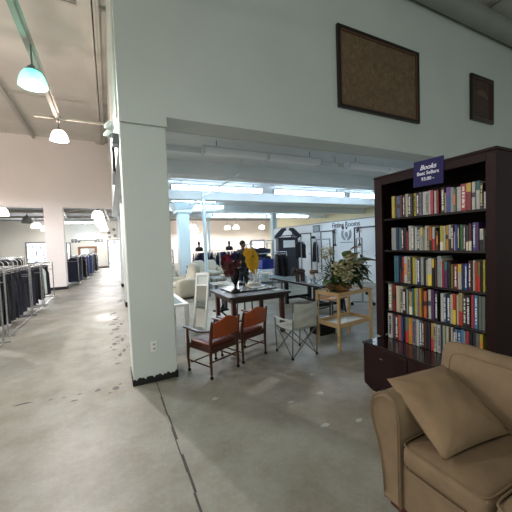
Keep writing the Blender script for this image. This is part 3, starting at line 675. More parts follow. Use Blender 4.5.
# front rail, back frame, wooden base
MB().box(SX + 0.012, 0.235, 0.085, SX + 0.09, 1.113, 0.335).build('front_rail', fab, t, bevel=0.02, seg=3)
MB().box(SX + 0.09, 0.235, 0.10, 2.2, 1.113, 0.33).build('seat_deck', fab, t)
bk = MB(); bk.prism([(2.08, 0.09), (2.12, 0.62), (2.19, 0.76), (2.25, 0.79), (2.31, 0.76), (2.33, 0.6), (2.30, 0.09)], 'y', 0.05, 1.285)
bk.build('back_frame', fab, t, bevel=0.02, seg=3, smooth=True)
w_ = MB(); w_.box(SX + 0.02, 0.06, 0.045, 2.28, 1.20, 0.088); w_.build('wooden_base', base_wood, t, bevel=0.006)
for x in (SX + 0.07, 2.2):
    for y in (0.11, 1.15):
        MB().lathe([(0.022, 0), (0.034, 0.045), (0, 0.045)], (x, y, 0), 10).build('foot', base_wood, t)
for (y0, y1) in ((0.676, 1.106), (0.238, 0.668)):
    c = cushion(MB(), (SX - 0.012 + 2.10) / 2, (y0 + y1) / 2, 0.41, 2.10 - SX + 0.012, y1 - y0, 0.165, p=12, q=4.2, n=26).build('seat_cushion', fab, t, smooth=True)
    for z in (0.352, 0.474):
        pts = []
        for k in range(49):
            a = 2 * math.pi * k / 48
            e = lambda v, kk: math.copysign(abs(v) ** (2 / kk), v)
            pts.append(((SX - 0.012 + 2.10) / 2 + e(math.cos(a), 12) * (2.10 - SX + 0.012) * 0.4935, (y0 + y1) / 2 + e(math.sin(a), 12) * (y1 - y0) * 0.490, z))
        MB().path(pts, 0.005, 6).build('piping', pipe_m, c, smooth=True)
for (y0, y1) in ((0.68, 1.285), (0.10, 0.67)):
    M = Matrix.Translation((2.035, (y0 + y1) / 2, 0.665)) @ Matrix.Rotation(R(14), 4, 'Y')
    def fn(u, v, y0=y0, y1=y1, M=M):
        a = 2 * math.pi * u; b = math.pi * (v - 0.5)
        e = lambda t_, k_: math.copysign(abs(t_) ** (2 / k_), t_)
        yy = e(math.cos(a), 7) * e(math.cos(b), 2.3) * (y1 - y0) / 2
        zz = e(math.sin(a), 7) * e(math.cos(b), 2.3) * 0.215
        xx = e(math.sin(b), 2.3) * 0.095
        # horns at the corners and a few sewn creases
        cr = abs(yy) / ((y1 - y0) / 2) * abs(zz) / 0.215
        yy *= 1 + 0.05 * cr; zz *= 1 + 0.06 * cr
        xx += 0.007 * math.sin(14 * yy + 9 * zz) * math.cos(11 * zz) + 0.004 * math.sin(25 * yy - 20 * zz) * cr
        return M @ Vector((xx, yy, zz))
    c = grid_mesh(MB(), fn, 56, 30, True).build('back_cushion', fab, t, smooth=True)
    for vv_ in (0.24, 0.76): MB().path([fn(q / 72, vv_) for q in range(73)], 0.0045, 6).build('piping', pipe_m, c, smooth=True)
# loose pillow tipped against arm and back
A_, B_, C_, D_ = Vector((1.455, 1.255, 0.755)), Vector((1.93, 1.215, 0.755)), Vector((1.885, 0.83, 0.525)), Vector((1.405, 0.885, 0.512))
nrm = (B_ - A_).cross(D_ - A_).normalized()
if nrm.z < 0: nrm = -nrm
pm = MB(); NP = 30; vs = []
for side in (1, -1):
    for i in range(NP + 1):
        for k in range(NP + 1):
            u, v = i / NP, k / NP
            uu, vv = 2 * u - 1, 2 * v - 1
            # pinch the edges inward between the corners
            pu = 0.5 + 0.5 * uu * (1 - 0.035 * (1 - vv * vv)); pv = 0.5 + 0.5 * vv * (1 - 0.035 * (1 - uu * uu))
            P = A_ * (1 - pu) * (1 - pv) + B_ * pu * (1 - pv) + C_ * pu * pv + D_ * (1 - pu) * pv
            th = 0.095 * (max(0, (1 - uu ** 2)) ** 0.45) * (max(0, (1 - vv ** 2)) ** 0.45)
            th *= 1 if side > 0 else 0.75
            wr = 0.0055 * math.sin(9 * uu + 4 * vv * vv) * math.sin(5 * vv + 2 * uu) * (0.5 + abs(uu * vv)) * (1 - uu ** 4) * (1 - vv ** 4)
            for cu, cv in ((-1, -1), (-1, 1), (1, -1), (1, 1)):
                du, dv = uu - cu, vv - cv; rd = math.hypot(du, dv)
                wr += 0.008 * math.sin(11 * math.atan2(abs(dv) + 1e-4, abs(du) + 1e-4) + cu + cv) * math.exp(-2.2 * rd) * min(1, rd * 4) * (1 - max(abs(uu), abs(vv)) ** 12)
            vs.append(P + nrm * (side * th + wr))
m_ = NP + 1; fs = []
for s in range(2):
    o0 = s * m_ * m_
    for i in range(NP):
        for k in range(NP): fs.append((o0 + i * m_ + k, o0 + (i + 1) * m_ + k, o0 + (i + 1) * m_ + k + 1, o0 + i * m_ + k + 1))
pm.add(vs, fs)
o = pm.build('throw_pillow', fab2, smooth=True); tag(o, 'tan square throw pillow tipped over the arm of the loveseat', 'pillow')

# ---------------------------------------------------------------- armchairs on casters
chair_wood = mat('walnut_chair_wood', (70, 36, 22), 0.3, var=0.3, scale=9)
chair_back = mat('orange_brown_leather', (156, 72, 34), 0.3, var=0.2, scale=6, bump=0.03)
seat_lth = mat('brown_seat_leather', (96, 44, 26), 0.35, var=0.2, scale=6)
def armchair(label, loc, rz, group=None):
    t = thing('armchair', label, 'chair', loc, rz, group)
    W, D = 0.45, 0.43   # local x: left-right, y: depth (faces +y); origin between the back legs
    h = W / 2
    for s in (-1, 1):
        x = s * h
        MB().path([(x, 0.0, 0.05), (x, 0.005, 0.25), (x, 0.0, 0.42), (x, -0.02, 0.58), (x * 0.99, -0.045, 0.70)], [0.015, 0.018, 0.021, 0.019, 0.015], 8).build('rear_leg', chair_wood, t, smooth=True)
        MB().path([(x, D, 0.05), (x * 1.02, D + 0.01, 0.2), (x, D, 0.34), (x * 1.01, D + 0.008, 0.46), (x * 1.03, D, 0.555)], [0.014, 0.018, 0.023, 0.017, 0.015], 8).build('front_leg', chair_wood, t, smooth=True)
        for y in (0, D):
            c = MB(); c.tube((x - 0.012, y, 0.02), (x + 0.012, y, 0.02), 0.02, n=12); c.path([(x, y, 0.06), (x, y + 0.008, 0.04), (x, y, 0.02)], 0.007, 6)
            c.build('caster', black_m, t, smooth=True)
        a = MB()
        pts = [(x * 0.99, -0.03, 0.585), (x * 1.03, 0.08, 0.562), (x * 1.08, 0.2, 0.553), (x * 1.1, 0.34, 0.566), (x * 1.07, D + 0.05, 0.572)]
        vs = []
        for i, (px2, py2, pz2) in enumerate(pts):
            wd = (0.014, 0.02, 0.024, 0.027, 0.024)[i]
            vs += [(px2 - wd, py2, pz2 - 0.011), (px2 + wd, py2, pz2 - 0.011), (px2 + wd, py2, pz2 + 0.011), (px2 - wd, py2, pz2 + 0.011)]
        fs = [(i * 4 + q, i * 4 + (q + 1) % 4, i * 4 + 4 + (q + 1) % 4, i * 4 + 4 + q) for i in range(4) for q in range(4)] + [(0, 1, 2, 3), (16, 17, 18, 19)]
        a.add(vs, fs); a.build('armrest', chair_wood, t, bevel=0.006, smooth=True)
        MB().tube((x, 0, 0.15), (x, D, 0.15), 0.010, n=8).build('stretcher', chair_wood, t, smooth=True)
    MB().tube((-h, 0.03, 0.19), (h, 0.03, 0.19), 0.010, n=8).build('stretcher', chair_wood, t, smooth=True)
    MB().tube((-h, D - 0.05, 0.13), (h, D - 0.05, 0.13), 0.010, n=8).build('stretcher', chair_wood, t, smooth=True)
    MB().box(-h, -0.01, 0.31, h, D + 0.012, 0.375).build('seat_frame', chair_wood, t, bevel=0.008)
    cushion(MB(), 0, D / 2 + 0.005, 0.395, W - 0.02, D - 0.005, 0.075, p=8, q=3.2, n=18).build('seat', seat_lth, t, smooth=True)
    # camel back panel
    def outline(x): return 0.682 + 0.055 * math.exp(-(x / 0.11) ** 2) + 0.0 * x
    n = 18; b = MB(); vs = []
    for s in (0, 1):
        for i in range(n + 1):
            x = -h + 0.012 + (W - 0.024) * i / n
            bow = -0.028 * (1 - (x / h) ** 2)
            y0, y1 = bow - 0.018, bow - 0.045
            th = 0.022
            for (z, yy) in ((0.485, y0), (outline(x), y1)):
                vs.append((x, yy + (th / 2 if s else -th / 2), z))
    m2 = (n + 1) * 2; fs = []
    for i in range(n):
        a = i * 2
        fs += [(a, a + 1, a + 3, a + 2), (m2 + a, m2 + a + 2, m2 + a + 3, m2 + a + 1), (a, a + 2, m2 + a + 2, m2 + a), (a + 1, m2 + a + 1, m2 + a + 3, a + 3)]
    fs += [(0, m2, m2 + 1, 1), (2 * n, 2 * n + 1, m2 + 2 * n + 1, m2 + 2 * n)]
    b.add(vs, fs); b.build('back_panel', chair_back, t, bevel=0.006, smooth=True)
    return t
c1 = armchair('brown wooden armchair with orange back and casters, the one nearest the white column', (1.215, 3.47, 0), R(23.5), 'wooden armchairs at the table')
c2 = dup(c1, (1.73, 3.70, 0), R(20.5), 'brown wooden armchair with orange back and casters, the one nearest the grey camp chair')
# ---------------------------------------------------------------- folding camp chair
canvas = mat('grey_canvas', (182, 184, 176), 0.8, var=0.14, scale=8, bump=0.05)
t = thing('camp_chair', 'grey folding camp chair with crossed legs beside the pale wooden stand', 'chair', (2.35, 3.60, 0), R(1))
tubem = mat('chair_tube_grey', (104, 108, 110), 0.35, metal=0.5)
a = 0.205
F = {k_: (sx * a, sy * a, 0.012) for k_, sx, sy in (('bl', -1, -1), ('br', 1, -1), ('fl', -1, 1), ('fr', 1, 1))}
T = {k_: (sx * a * 1.0, sy * a, 0.40) for k_, sx, sy in (('bl', -1, -1), ('br', 1, -1), ('fl', -1, 1), ('fr', 1, 1))}
for p_, q_ in (('bl', 'br'), ('br', 'bl'), ('fl', 'fr'), ('fr', 'fl'), ('bl', 'fl'), ('fl', 'bl'), ('br', 'fr'), ('fr', 'br')):
    MB().tube(F[p_], T[q_], 0.0075, n=8).build('leg', tubem, t, smooth=True)
for k_ in F:
    MB().lathe([(0, 0), (0.019, 0), (0.019, 0.02), (0.011, 0.035), (0, 0.035)], (F[k_][0], F[k_][1], 0), 10).build('foot', black_m, t, smooth=True)
for s in (-1, 1):
    MB().tube((s * a, -a, 0.03), (s * (a - .002), -a - 0.045, 0.78), 0.009, n=8).build('back_post', tubem, t, smooth=True)
    MB().tube((s * a, a, 0.03), (s * a * 1.1, a, 0.53), 0.008, n=8).build('arm_post', tubem, t, smooth=True)
    st = MB()
    def fa(u, v, s=s): return (s * a * 1.08 + (v - 0.5) * 0.055, -a - 0.035 + u * (2 * a + 0.06), 0.56 - 0.025 * math.sin(math.pi * u) - 0.03 * u)
    grid_mesh(st, fa, 10, 4); o = st.build('armrest', canvas, t, smooth=True); sd = o.modifiers.new('th', 'SOLIDIFY'); sd.thickness = 0.006
def fs_(u, v): return ((u - 0.5) * 2 * a, (v - 0.5) * 2 * a + 0.01, 0.405 - 0.055 * math.sin(math.pi * u) * math.sin(math.pi * v) - 0.012 * math.sin(math.pi * v))
o = grid_mesh(MB(), fs_, 14, 14).build('seat', canvas, t, smooth=True); sd = o.modifiers.new('th', 'SOLIDIFY'); sd.thickness = 0.008
def fb(u, v):
    z = 0.42 + v * 0.345 - 0.012 * math.sin(math.pi * u) * (v > 0.9)
    return ((u - 0.5) * 2 * a * 1.02, -a - 0.004 - 0.045 * (z - 0.03) / 0.75 - 0.03 * math.sin(math.pi * u) * (0.4 + 0.6 * v) + 0.009 * math.sin(6 * u + 9 * v) + 0.007 * math.sin(17 * v - 5 * u) * math.sin(math.pi * u), z)
o = grid_mesh(MB(), fb, 18, 14).build('backrest', canvas, t, smooth=True); sd = o.modifiers.new('th', 'SOLIDIFY'); sd.thickness = 0.008
# ---------------------------------------------------------------- pale wooden changing stand with a basket of plants
pine = mat('pale_pine', (202, 166, 118), 0.5, var=0.16, scale=10, stretch=(1, 1, 0.2))
t = thing('wooden_stand', 'pale wooden two-tier stand with open frame, a basket of plants on top', 'stand', (3.27, 3.61, 0), R(7))
sx, sy, H_ = 0.365, 0.215, 0.83
for x in (-1, 1):
    for y in (-1, 1):
        MB().box(x * sx - 0.018, y * sy - 0.018, 0, x * sx + 0.018, y * sy + 0.018, H_).build('leg', pine, t, bevel=0.003)
MB().box(-sx, -sy, H_ - 0.03, sx, sy, H_ - 0.015).build('top_board', pine, t)
for z0, z1, nm in ((H_ - 0.055, H_, 'top_rail'), (0.31, 0.375, 'shelf_rail')):
    for s in (-1, 1):
        MB().box(-sx + .018, s * sy - 0.009, z0, sx - .018, s * sy + 0.009, z1).build(nm, pine, t, bevel=0.002)
        MB().box(s * sx - 0.009, -sy + .018, z0, s * sx + 0.009, sy - .018, z1).build(nm, pine, t, bevel=0.002)
MB().box(-sx, -sy, 0.315, sx, sy, 0.325).build('shelf_board', mat('white_laminate', (206, 212, 210), 0.4), t)
bx, by, bz = 3.18, 3.62, 0.832
wick = mat('wicker', (172, 122, 70), 0.7, col2=(96, 62, 34), scale=60, stretch=(1, 1, 3), bump=0.3)
t = thing('wicker_basket', 'low round wicker basket on top of the pale wooden stand', 'basket', (bx, by, bz))
MB().lathe([(0, 0.004), (0.16, 0.0), (0.19, 0.04), (0.20, 0.08), (0.19, 0.08), (0.17, 0.03), (0, 0.025)], n=28).build('bowl', wick, t, smooth=True)
MB().path([(0.197 * math.cos(k_ * math.pi / 16), 0.197 * math.sin(k_ * math.pi / 16), 0.08 + 0.004 * (k_ % 2)) for k_ in range(33)], 0.012, 6).build('rim', wick, t, smooth=True)
# plant arrangement
leaf_g = mat('leaf_green', (52, 76, 40), 0.5, var=0.35, scale=12)
leaf_l = mat('leaf_light', (112, 134, 74), 0.5, var=0.25, scale=12)
cream_f = mat('cream_petals', (232, 226, 192), 0.6, var=0.12, scale=20)
pink_f = mat('pink_green_leaf', (186, 112, 92), 0.5, col2=(104, 116, 66), scale=9)
stem_g = mat('stem_green', (86, 104, 56), 0.6)
def leaf(mb, base, d, L_, wd, droop=0.3, up=Vector((0, 0, 1)), curl=0.2):
    d = Vector(d).normalized(); s_ = d.cross(up)
    s_ = s_.normalized() if s_.length > 1e-3 else Vector((1, 0, 0))
    nn = s_.cross(d).normalized(); N_ = 6; vs = []
    for i in range(N_ + 1):
        u = i / N_; wv = wd * math.sin(math.pi * min(1, u * 0.93 + 0.05)) ** 0.8
        c = Vector(base) + d * L_ * u - up * droop * L_ * u * u
        vs += [c - s_ * wv + nn * curl * wv, c, c + s_ * wv + nn * curl * wv]
    fs = []
    for i in range(N_):
        q = i * 3; fs += [(q, q + 1, q + 4, q + 3), (q + 1, q + 2, q + 5, q + 4)]
    mb.add(vs, fs)
rr = random.Random(5)
t = thing('potted_plant', 'leafy plant with cream flower heads and big pink-green leaves in the wicker basket', 'plant', (bx, by, bz + 0.06))
lf = MB(); ll = MB()
for i in range(210):
    an = rr.uniform(0, 2 * math.pi); el = rr.uniform(-0.35, 1.2)
    r0 = rr.uniform(0.02, 0.24)
    b = (r0 * math.cos(an) + (0.14 if i % 3 == 0 else -.02), r0 * math.sin(an) * 0.6, rr.uniform(0.06, 0.33))
    d = (math.cos(an) * math.cos(el), math.sin(an) * math.cos(el), math.sin(el))
    leaf(lf if i % 5 else ll, b, d, rr.uniform(0.09, 0.2), rr.uniform(0.018, 0.034), rr.uniform(0.1, 0.7))
lf.build('foliage', leaf_g, t); ll.build('pale_foliage', leaf_l, t)
big = MB()
for b, d, L2, w2 in (((0.46, -0.05, 0.34), (0.9, -0.4, 0.35), 0.26, 0.10), ((0.20, -0.05, 0.54), (0.6, -0.5, 0.5), 0.20, 0.07), ((0.38, 0, 0.2), (0.9, -0.2, -0.3), 0.24, 0.05)):
    big = MB(); leaf(big, b, d, L2, w2, 0.35, curl=0.35); big.build('pink_leaf', pink_f, t)
big = MB()
for b, d, L2, w2 in (((0.14, -0.06, 0.34), (0.35, -0.5, 0.8), 0.34, 0.12), ((0.24, -0.08, 0.34), (0.8, -0.5, 0.4), 0.36, 0.12), ((0.28, -0.05, 0.22), (1, -0.3, 0.5), 0.34, 0.10), ((0.26, -0.08, 0.12), (1, -0.4, -0.1), 0.30, 0.09), ((0.10, -0.05, 0.42), (-0.1, -0.5, 0.8), 0.22, 0.08), ((-0.2, -0.05, 0.1), (-0.9, -0.4, 0.1), 0.2, 0.07)):
    big = MB(); leaf(big, b, d, L2, w2, 0.3, curl=0.3); big.build('broad_leaf', mat('broad_leaf_green', (76, 112, 58), 0.45, col2=(120, 140, 84), scale=14), t)
stm = MB(); fl2 = MB()
def floret(mb, c, n_, sp, r0=0.022):
    for _ in range(n_):
        v = Vector((rr.gauss(0, 1), rr.gauss(0, 1), rr.gauss(0, 0.8))) * sp * 0.5
        for q in range(4):
            an = rr.uniform(0, 6.28)
            leaf(mb, Vector(c) + v, (math.cos(an), math.sin(an) - 0.6, rr.uniform(-0.2, 0.8)), r0 * 1.5, r0 * 0.85, 0.2, curl=0.1)
for c, n_, sp in (((-0.10, -0.16, 0.24), 34, 0.10), ((-0.02, -0.18, 0.17), 30, 0.09), ((0.10, -0.12, 0.36), 26, 0.09), ((0.16, -0.12, 0.44), 20, 0.07), ((0.03, -0.15, 0.30), 24, 0.08), ((-0.14, -0.14, 0.32), 20, 0.07), ((0.24, -0.14, 0.33), 10, 0.07)):
    fl2 = MB(); floret(fl2, c, int(n_ * 1.8), sp, 0.034); fl2.build('flower_head', cream_f, t)
for c, n_, sp in (((-0.28, -0.04, 0.54), 14, 0.10), ((-0.20, -0.04, 0.57), 12, 0.08), ((-0.33, -0.05, 0.48), 10, 0.07), ((-0.24, 0, 0.46), 8, 0.06), ((-0.13, -0.02, 0.50), 7, 0.05)):
    fl2 = MB(); floret(fl2, c, int(n_ * 1.5), sp, 0.024); fl2.build('flower_head', cream_f, t)
    stm.path([(c[0] * 0.2, 0, 0.03), (c[0] * 0.6, c[1] / 2, c[2] * 0.6), c], 0.005, 6)
stm.build('stem', stem_g, t)
fm = MB()
for i in range(120):   # dense dark foliage leaning to the right
    an = rr.uniform(0, 2 * math.pi)
    leaf(fm, (0.24 + rr.gauss(0, 0.10), -0.04 + rr.gauss(0, 0.05), 0.24 + rr.gauss(0, 0.10)), (math.cos(an) + 0.5, math.sin(an) * 0.6 - 0.3, rr.uniform(-0.9, 0.6)), rr.uniform(0.10, 0.18), rr.uniform(0.02, 0.036), 0.4)
fm.build('side_foliage', leaf_g, t)
t = thing('trailing_plant', 'small leafy sprig spilling over the left end of the wooden stand', 'plant', (2.945, 3.5, 0.832))
lf = MB()
for i in range(34):
    an = rr.uniform(0, 6.28); leaf(lf, (rr.uniform(-0.05, 0.06), rr.uniform(-0.05, 0.05), rr.uniform(0.005, 0.1)), (math.cos(an), math.sin(an), rr.uniform(0, 0.5)), rr.uniform(0.05, 0.1), 0.016, 0.35)
MB().path([(0, 0, 0), (0.02, 0, 0.06), (-0.02, 0.01, 0.11)], 0.006).build('stem', stem_g, t)
lf.build('foliage', leaf_g, t)

# ---------------------------------------------------------------- wooden table, tray, vase of flowers, figurine
tw = mat('dark_table_wood', (48, 31, 25), 0.4, var=0.3, scale=7)
red_w = mat('reddish_table_leg', (76, 30, 22), 0.35, var=0.2, scale=10)
t = thing('wooden_table', 'dark wooden dining table with reddish square legs behind the two armchairs', 'table', (2.25, 5.0, 0))
MB().box(-0.58, -0.55, 0.70, 0.58, 0.52, 0.74).build('tabletop', tw, t, bevel=0.008)
MB().box(-0.50, -0.47, 0.62, 0.50, 0.44, 0.70).build('apron', tw, t)
for x in (-0.46, 0.46):
    for y in (-0.42, 0.40):
        MB().box(x - 0.035, y - 0.035, 0, x + 0.035, y + 0.035, 0.70).build('leg', red_w, t, bevel=0.004)
t = thing('glass_tray', 'black glossy tabletop panel lying on the wooden table', 'tray', (2.33, 5.12, 0.74))
MB().box(-0.46, -0.30, 0.0, 0.44, 0.36, 0.022).build('panel', mat('black_gloss', (10, 10, 12), 0.22, spec=0.3), t, bevel=0.004)
tag(MB().box(2.36, 5.0, 0.7625, 2.60, 5.22, 0.768).build('paper_sheet', mat('paper_white', (220, 226, 228), 0.6)), 'white sheet of paper at the right on the black glossy panel', 'paper')
tag(MB().box(2.62, 4.62, 0.7405, 2.76, 4.78, 0.746).build('paper_sheet', mat('paper_white', (220, 226, 228), 0.6)), 'small white paper near the front right corner of the wooden table', 'paper')
tag(MB().box(1.76, 4.98, 0.7405, 1.82, 5.12, 0.75).build('price_tag', mat('paper_white', (220, 226, 228), 0.6)), 'small white card on the left edge of the wooden table', 'card')
vx, vy = 1.99, 4.97
t = thing('flower_vase', 'tall black pedestal vase holding the dark bouquet on the wooden table', 'vase', (vx, vy, 0.762))
MB().lathe([(0, 0), (0.085, 0), (0.085, 0.015), (0.05, 0.03), (0.022, 0.05), (0.02, 0.10), (0.035, 0.13), (0.07, 0.18), (0.085, 0.26), (0.09, 0.36), (0.10, 0.40), (0.085, 0.40), (0.075, 0.26), (0.05, 0.17), (0, 0.15)], n=24).build('body', mat('black_glaze', (22, 20, 22), 0.22), t, smooth=True)
t = thing('flower_bouquet', 'dark bouquet of red, purple and tan artificial flowers in the black vase', 'flowers', (vx + 0.01, vy, 1.10))
def bloom(c, r, m, name):
    b = MB(); c = Vector(c)
    for ring, (nn_, k2, el) in enumerate(((5, 0.45, 1.1), (7, 0.75, 0.7), (9, 1.0, 0.25))):
        for q in range(nn_):
            an = 2 * math.pi * (q + ring * 0.4) / nn_
            dv = Vector((math.cos(an) * math.cos(el), -math.sin(el), math.sin(an) * math.cos(el)))
            leaf(b, c, dv, r * k2, r * 0.32, -0.1, Vector((0, -1, 0)), 0.3)
    return b.build(name, m, t)
BS = 1.06
fc = {'red': (138, 30, 52), 'purple': (62, 44, 96), 'maroon': (92, 40, 44), 'tan': (214, 182, 132), 'blue': (38, 44, 56), 'dusty': (120, 74, 70)}
for (x, z, r_, c) in ((-0.20, 0.20, 0.085, 'red'), (-0.13, 0.22, 0.08, 'red'), (-0.05, 0.24, 0.075, 'purple'), (0.03, 0.23, 0.08, 'blue'), (0.11, 0.20, 0.07, 'blue'), (-0.20, 0.09, 0.08, 'dusty'), (-0.11, 0.08, 0.085, 'maroon'), (-0.17, -0.02, 0.075, 'dusty'), (-0.02, 0.12, 0.08, 'maroon'),
                      (0.03, 0.15, 0.055, 'tan'), (0.0, 0.04, 0.055, 'tan'), (0.12, 0.10, 0.06, 'blue'), (-0.02, 0.0, 0.07, 'maroon'), (-0.09, -0.02, 0.06, 'maroon'), (0.10, 0.02, 0.05, 'blue'), (-0.24, 0.14, 0.06, 'maroon')):
    bloom((x * BS - 0.01, rr.uniform(-0.12, -0.04), z * BS + 0.02), r_ * BS * (1.35 if c == 'tan' else 1), mat('petals_' + c, fc[c], 0.7, var=0.35, scale=25), 'flower')
gl = MB()
for i in range(110):
    an = rr.uniform(0, 6.28); r0 = rr.uniform(0, 0.17)
    leaf(gl, (r0 * math.cos(an), r0 * math.sin(an) * .7, rr.uniform(-0.04, 0.2)), (math.cos(an), math.sin(an), rr.uniform(-0.3, 0.8)), rr.uniform(0.08, 0.13), 0.024, 0.3)
for i in range(26):
    leaf(gl, (0.18 + rr.uniform(-.05, .05), -0.06, rr.uniform(-0.12, 0.0)), (rr.uniform(-0.6, 1), -0.4, rr.uniform(-0.8, 0.5)), rr.uniform(0.07, 0.12), 0.022, 0.3)
gl.build('foliage', mat('dark_foliage', (36, 44, 34), 0.6, var=0.3, scale=14), t)
t = thing('swan_figurine', 'white curled figurine standing on two stacked books on the table', 'figurine', (2.48, 5.32, 0.817))
f = MB().path([(0.07 * math.cos(a2), 0, 0.09 + 0.08 * math.sin(a2)) for a2 in [R(x) for x in range(-150, 140, 18)]] + [(-0.10, 0, 0.2), (-0.13, 0, 0.14)], [0.022] * 17 + [0.014, 0.006], 8)
f.build('curled_body', white_m, t, smooth=True)
MB().lathe([(0, 0), (0.07, 0), (0.075, 0.012), (0.05, 0.02), (0, 0.02)], n=18).build('base', white_m, t, smooth=True)
MB().path([(0.1, 0, 0.01), (0.12, 0, 0.12), (0.085, 0, 0.26)], [0.02, 0.025, 0.012]).build('neck', white_m, t, smooth=True)
for q, (nm, z) in enumerate((('lower', 0.762), ('upper', 0.790))):
    t = thing('book', '%s of the two pale books under the white figurine' % nm, 'book', (2.50, 5.30, z), R(-8 + 6 * q), 'books under the figurine')
    MB().box(-0.13, -0.09, 0, 0.13, 0.09, 0.003).box(-0.13, -0.09, 0.024, 0.13, 0.09, 0.027).box(-0.13, 0.086, 0.003, 0.13, 0.09, 0.024).build('cover', mat('pale_book_cover', (196, 204, 200), 0.5), t)
    MB().box(-0.126, -0.086, 0.003, 0.126, 0.086, 0.024).build('pages', paper, t)
t = thing('folding_stool', 'small dark folded walking aid between the mirror and the armchairs', 'walker', (2.05, 5.95, 0), R(20))
MB().tube((-0.18, 0, 0.04), (0.16, 0.05, 0.40), 0.02).build('leg', black_m, t, smooth=True)
MB().tube((0.16, 0, 0.04), (-0.10, 0.05, 0.30), 0.02).build('leg', black_m, t, smooth=True)
MB().box(-0.16, -0.08, 0.2, 0.14, 0.10, 0.24).build('seat', black_m, t, bevel=0.01)
MB().box(0.08, -0.06, 0.24, 0.13, 0.1, 0.47).build('backrest', mat('charcoal_fabric', (46, 48, 52), 0.8), t, bevel=0.02)
for x in (-0.18, 0.16): MB().tube((x, -0.03, 0.03), (x, 0.03, 0.03), 0.03, n=12).build('wheel', black_m, t, smooth=True)

# ---------------------------------------------------------------- second, black table with glassware and sculpture
t = thing('glass_top_table', 'long black table with pale glass top behind the camp chair', 'table', (4.42, 6.1, 0))
MB().box(-0.48, -1.0, 0.585, 0.48, 1.0, 0.63).build('table_frame', black_m, t, bevel=0.006)
MB().box(-0.46, -0.98, 0.63, 0.46, 0.98, 0.64).build('glass_top', mat('table_glass', (160, 178, 184), 0.06), t)
for y in (-0.72, 0.5):
    for x in (-0.36, 0.36):
        MB().box(x - 0.035, y - 0.05, 0, x + 0.035, y + 0.05, 0.585).build('leg', black_m, t, bevel=0.004)
    MB().box(-0.36, y - 0.02, 0.12, 0.36, y + 0.02, 0.19).build('stretcher', black_m, t)
MB().box(-0.02, -0.72, 0.13, 0.02, 0.5, 0.18).build('stretcher', black_m, t)
brown_sc = mat('brown_carving', (58, 38, 34), 0.5, var=0.3, scale=16)
t = thing('carved_elephant', 'dark brown carved animal-shaped stand at the left on the black table', 'sculpture', (4.05, 5.95, 0.64))
b = MB().ball((0, 0, 0.24), 0.1, 14, 9, (1.45, 0.9, 0.75)); b.build('body', brown_sc, t, smooth=True)
for x in (-0.07, 0.07):
    for y in (-0.04, 0.04): MB().tube((x, y, 0), (x * 1.1, y, 0.2), 0.026, 0.032, n=8).build('leg', brown_sc, t, smooth=True)
MB().ball((-0.15, 0, 0.29), 0.055, 12, 8).path([(-0.18, 0, 0.28), (-0.22, 0, 0.22), (-0.21, 0, 0.14)], [0.025, 0.018, 0.012]).build('head', brown_sc, t, smooth=True)
gm = mat('cut_glass', (206, 216, 222), 0.08, spec=0.8)
n_ = 0
goblet = None
for i in range(16):
    x = 4.12 + (i % 4) * 0.19 + (0.04 if (i // 4) % 2 else 0); y = 5.24 + (i // 4) * 0.16
    lb = 'clear stemmed glass on the black table, %s from the left in the %s row' % (ORD[i % 4], ('front', 'second', 'third', 'back')[i // 4])
    if not goblet:
        goblet = thing('wine_glass', lb, 'glass', (x, y, 0.64), 0, 'glassware on the black table')
        MB().lathe([(0, 0), (0.034, 0), (0.034, 0.004), (0.006, 0.01), (0.005, 0.07), (0.01, 0.08)], n=14).build('stem', gm, goblet, smooth=True)
        MB().lathe([(0.01, 0.08), (0.034, 0.10), (0.04, 0.14), (0.035, 0.19), (0.032, 0.19), (0.036, 0.14), (0.03, 0.105), (0, 0.09)], n=14).build('bowl', gm, goblet, smooth=True)
    else: dup(goblet, (x, y, 0.64), 0, lb)
t = thing('wooden_bucket', 'small banded wooden bucket at the right end of the black table', 'bucket', (4.72, 6.3, 0.641))
MB().lathe([(0, 0), (0.09, 0), (0.11, 0.2), (0.10, 0.2), (0.082, 0.02), (0, 0.02)], n=18).build('staves', mat('bucket_wood', (120, 88, 56), 0.6, var=0.3, scale=30, stretch=(1, 1, .1)), t, smooth=True)
for z in (0.05, 0.15): MB().lathe([(0.097 + z * .08, z - 0.01), (0.103 + z * .08, z - .01), (0.103 + z * .09, z + 0.01), (0.097 + z * .09, z + 0.01)], n=18).build('hoop', black_m, t, smooth=True)
# wooden chair and black crate behind the stand
lw = mat('honey_wood', (176, 128, 66), 0.45, var=0.2, scale=9); dw = mat('dark_chair_wood', (52, 36, 30), 0.4)
t = thing('dining_chair', 'dark wooden chair with honey-coloured seat behind the pale wooden stand', 'chair', (3.95, 4.72, 0), R(12))
MB().box(-0.24, -0.22, 0.44, 0.24, 0.22, 0.475).build('seat', lw, t, bevel=0.01)
for x in (-0.18, 0.18):
    MB().path([(x * 1.25, -0.2, 0), (x, -0.16, 0.44)], [0.015, 0.02]).build('leg', dw, t, smooth=True)
    MB().path([(x * 1.25, 0.22, 0), (x, 0.17, 0.44), (x, 0.2, 0.62)], [0.015, 0.02, 0.015]).build('leg', dw, t, smooth=True)
MB().box(-0.17, -0.185, 0.2, 0.17, -0.165, 0.23).box(-0.17, 0.185, 0.2, 0.17, 0.205, 0.23).build('stretcher', dw, t)
MB().path([(-0.18, 0.2, 0.6), (0, 0.23, 0.64), (0.18, 0.2, 0.6)], 0.022).build('back_rail', dw, t, smooth=True)
t = thing('black_crate', 'black crate on the floor under the pale wooden stand', 'crate', (3.26, 4.15, 0), R(5))
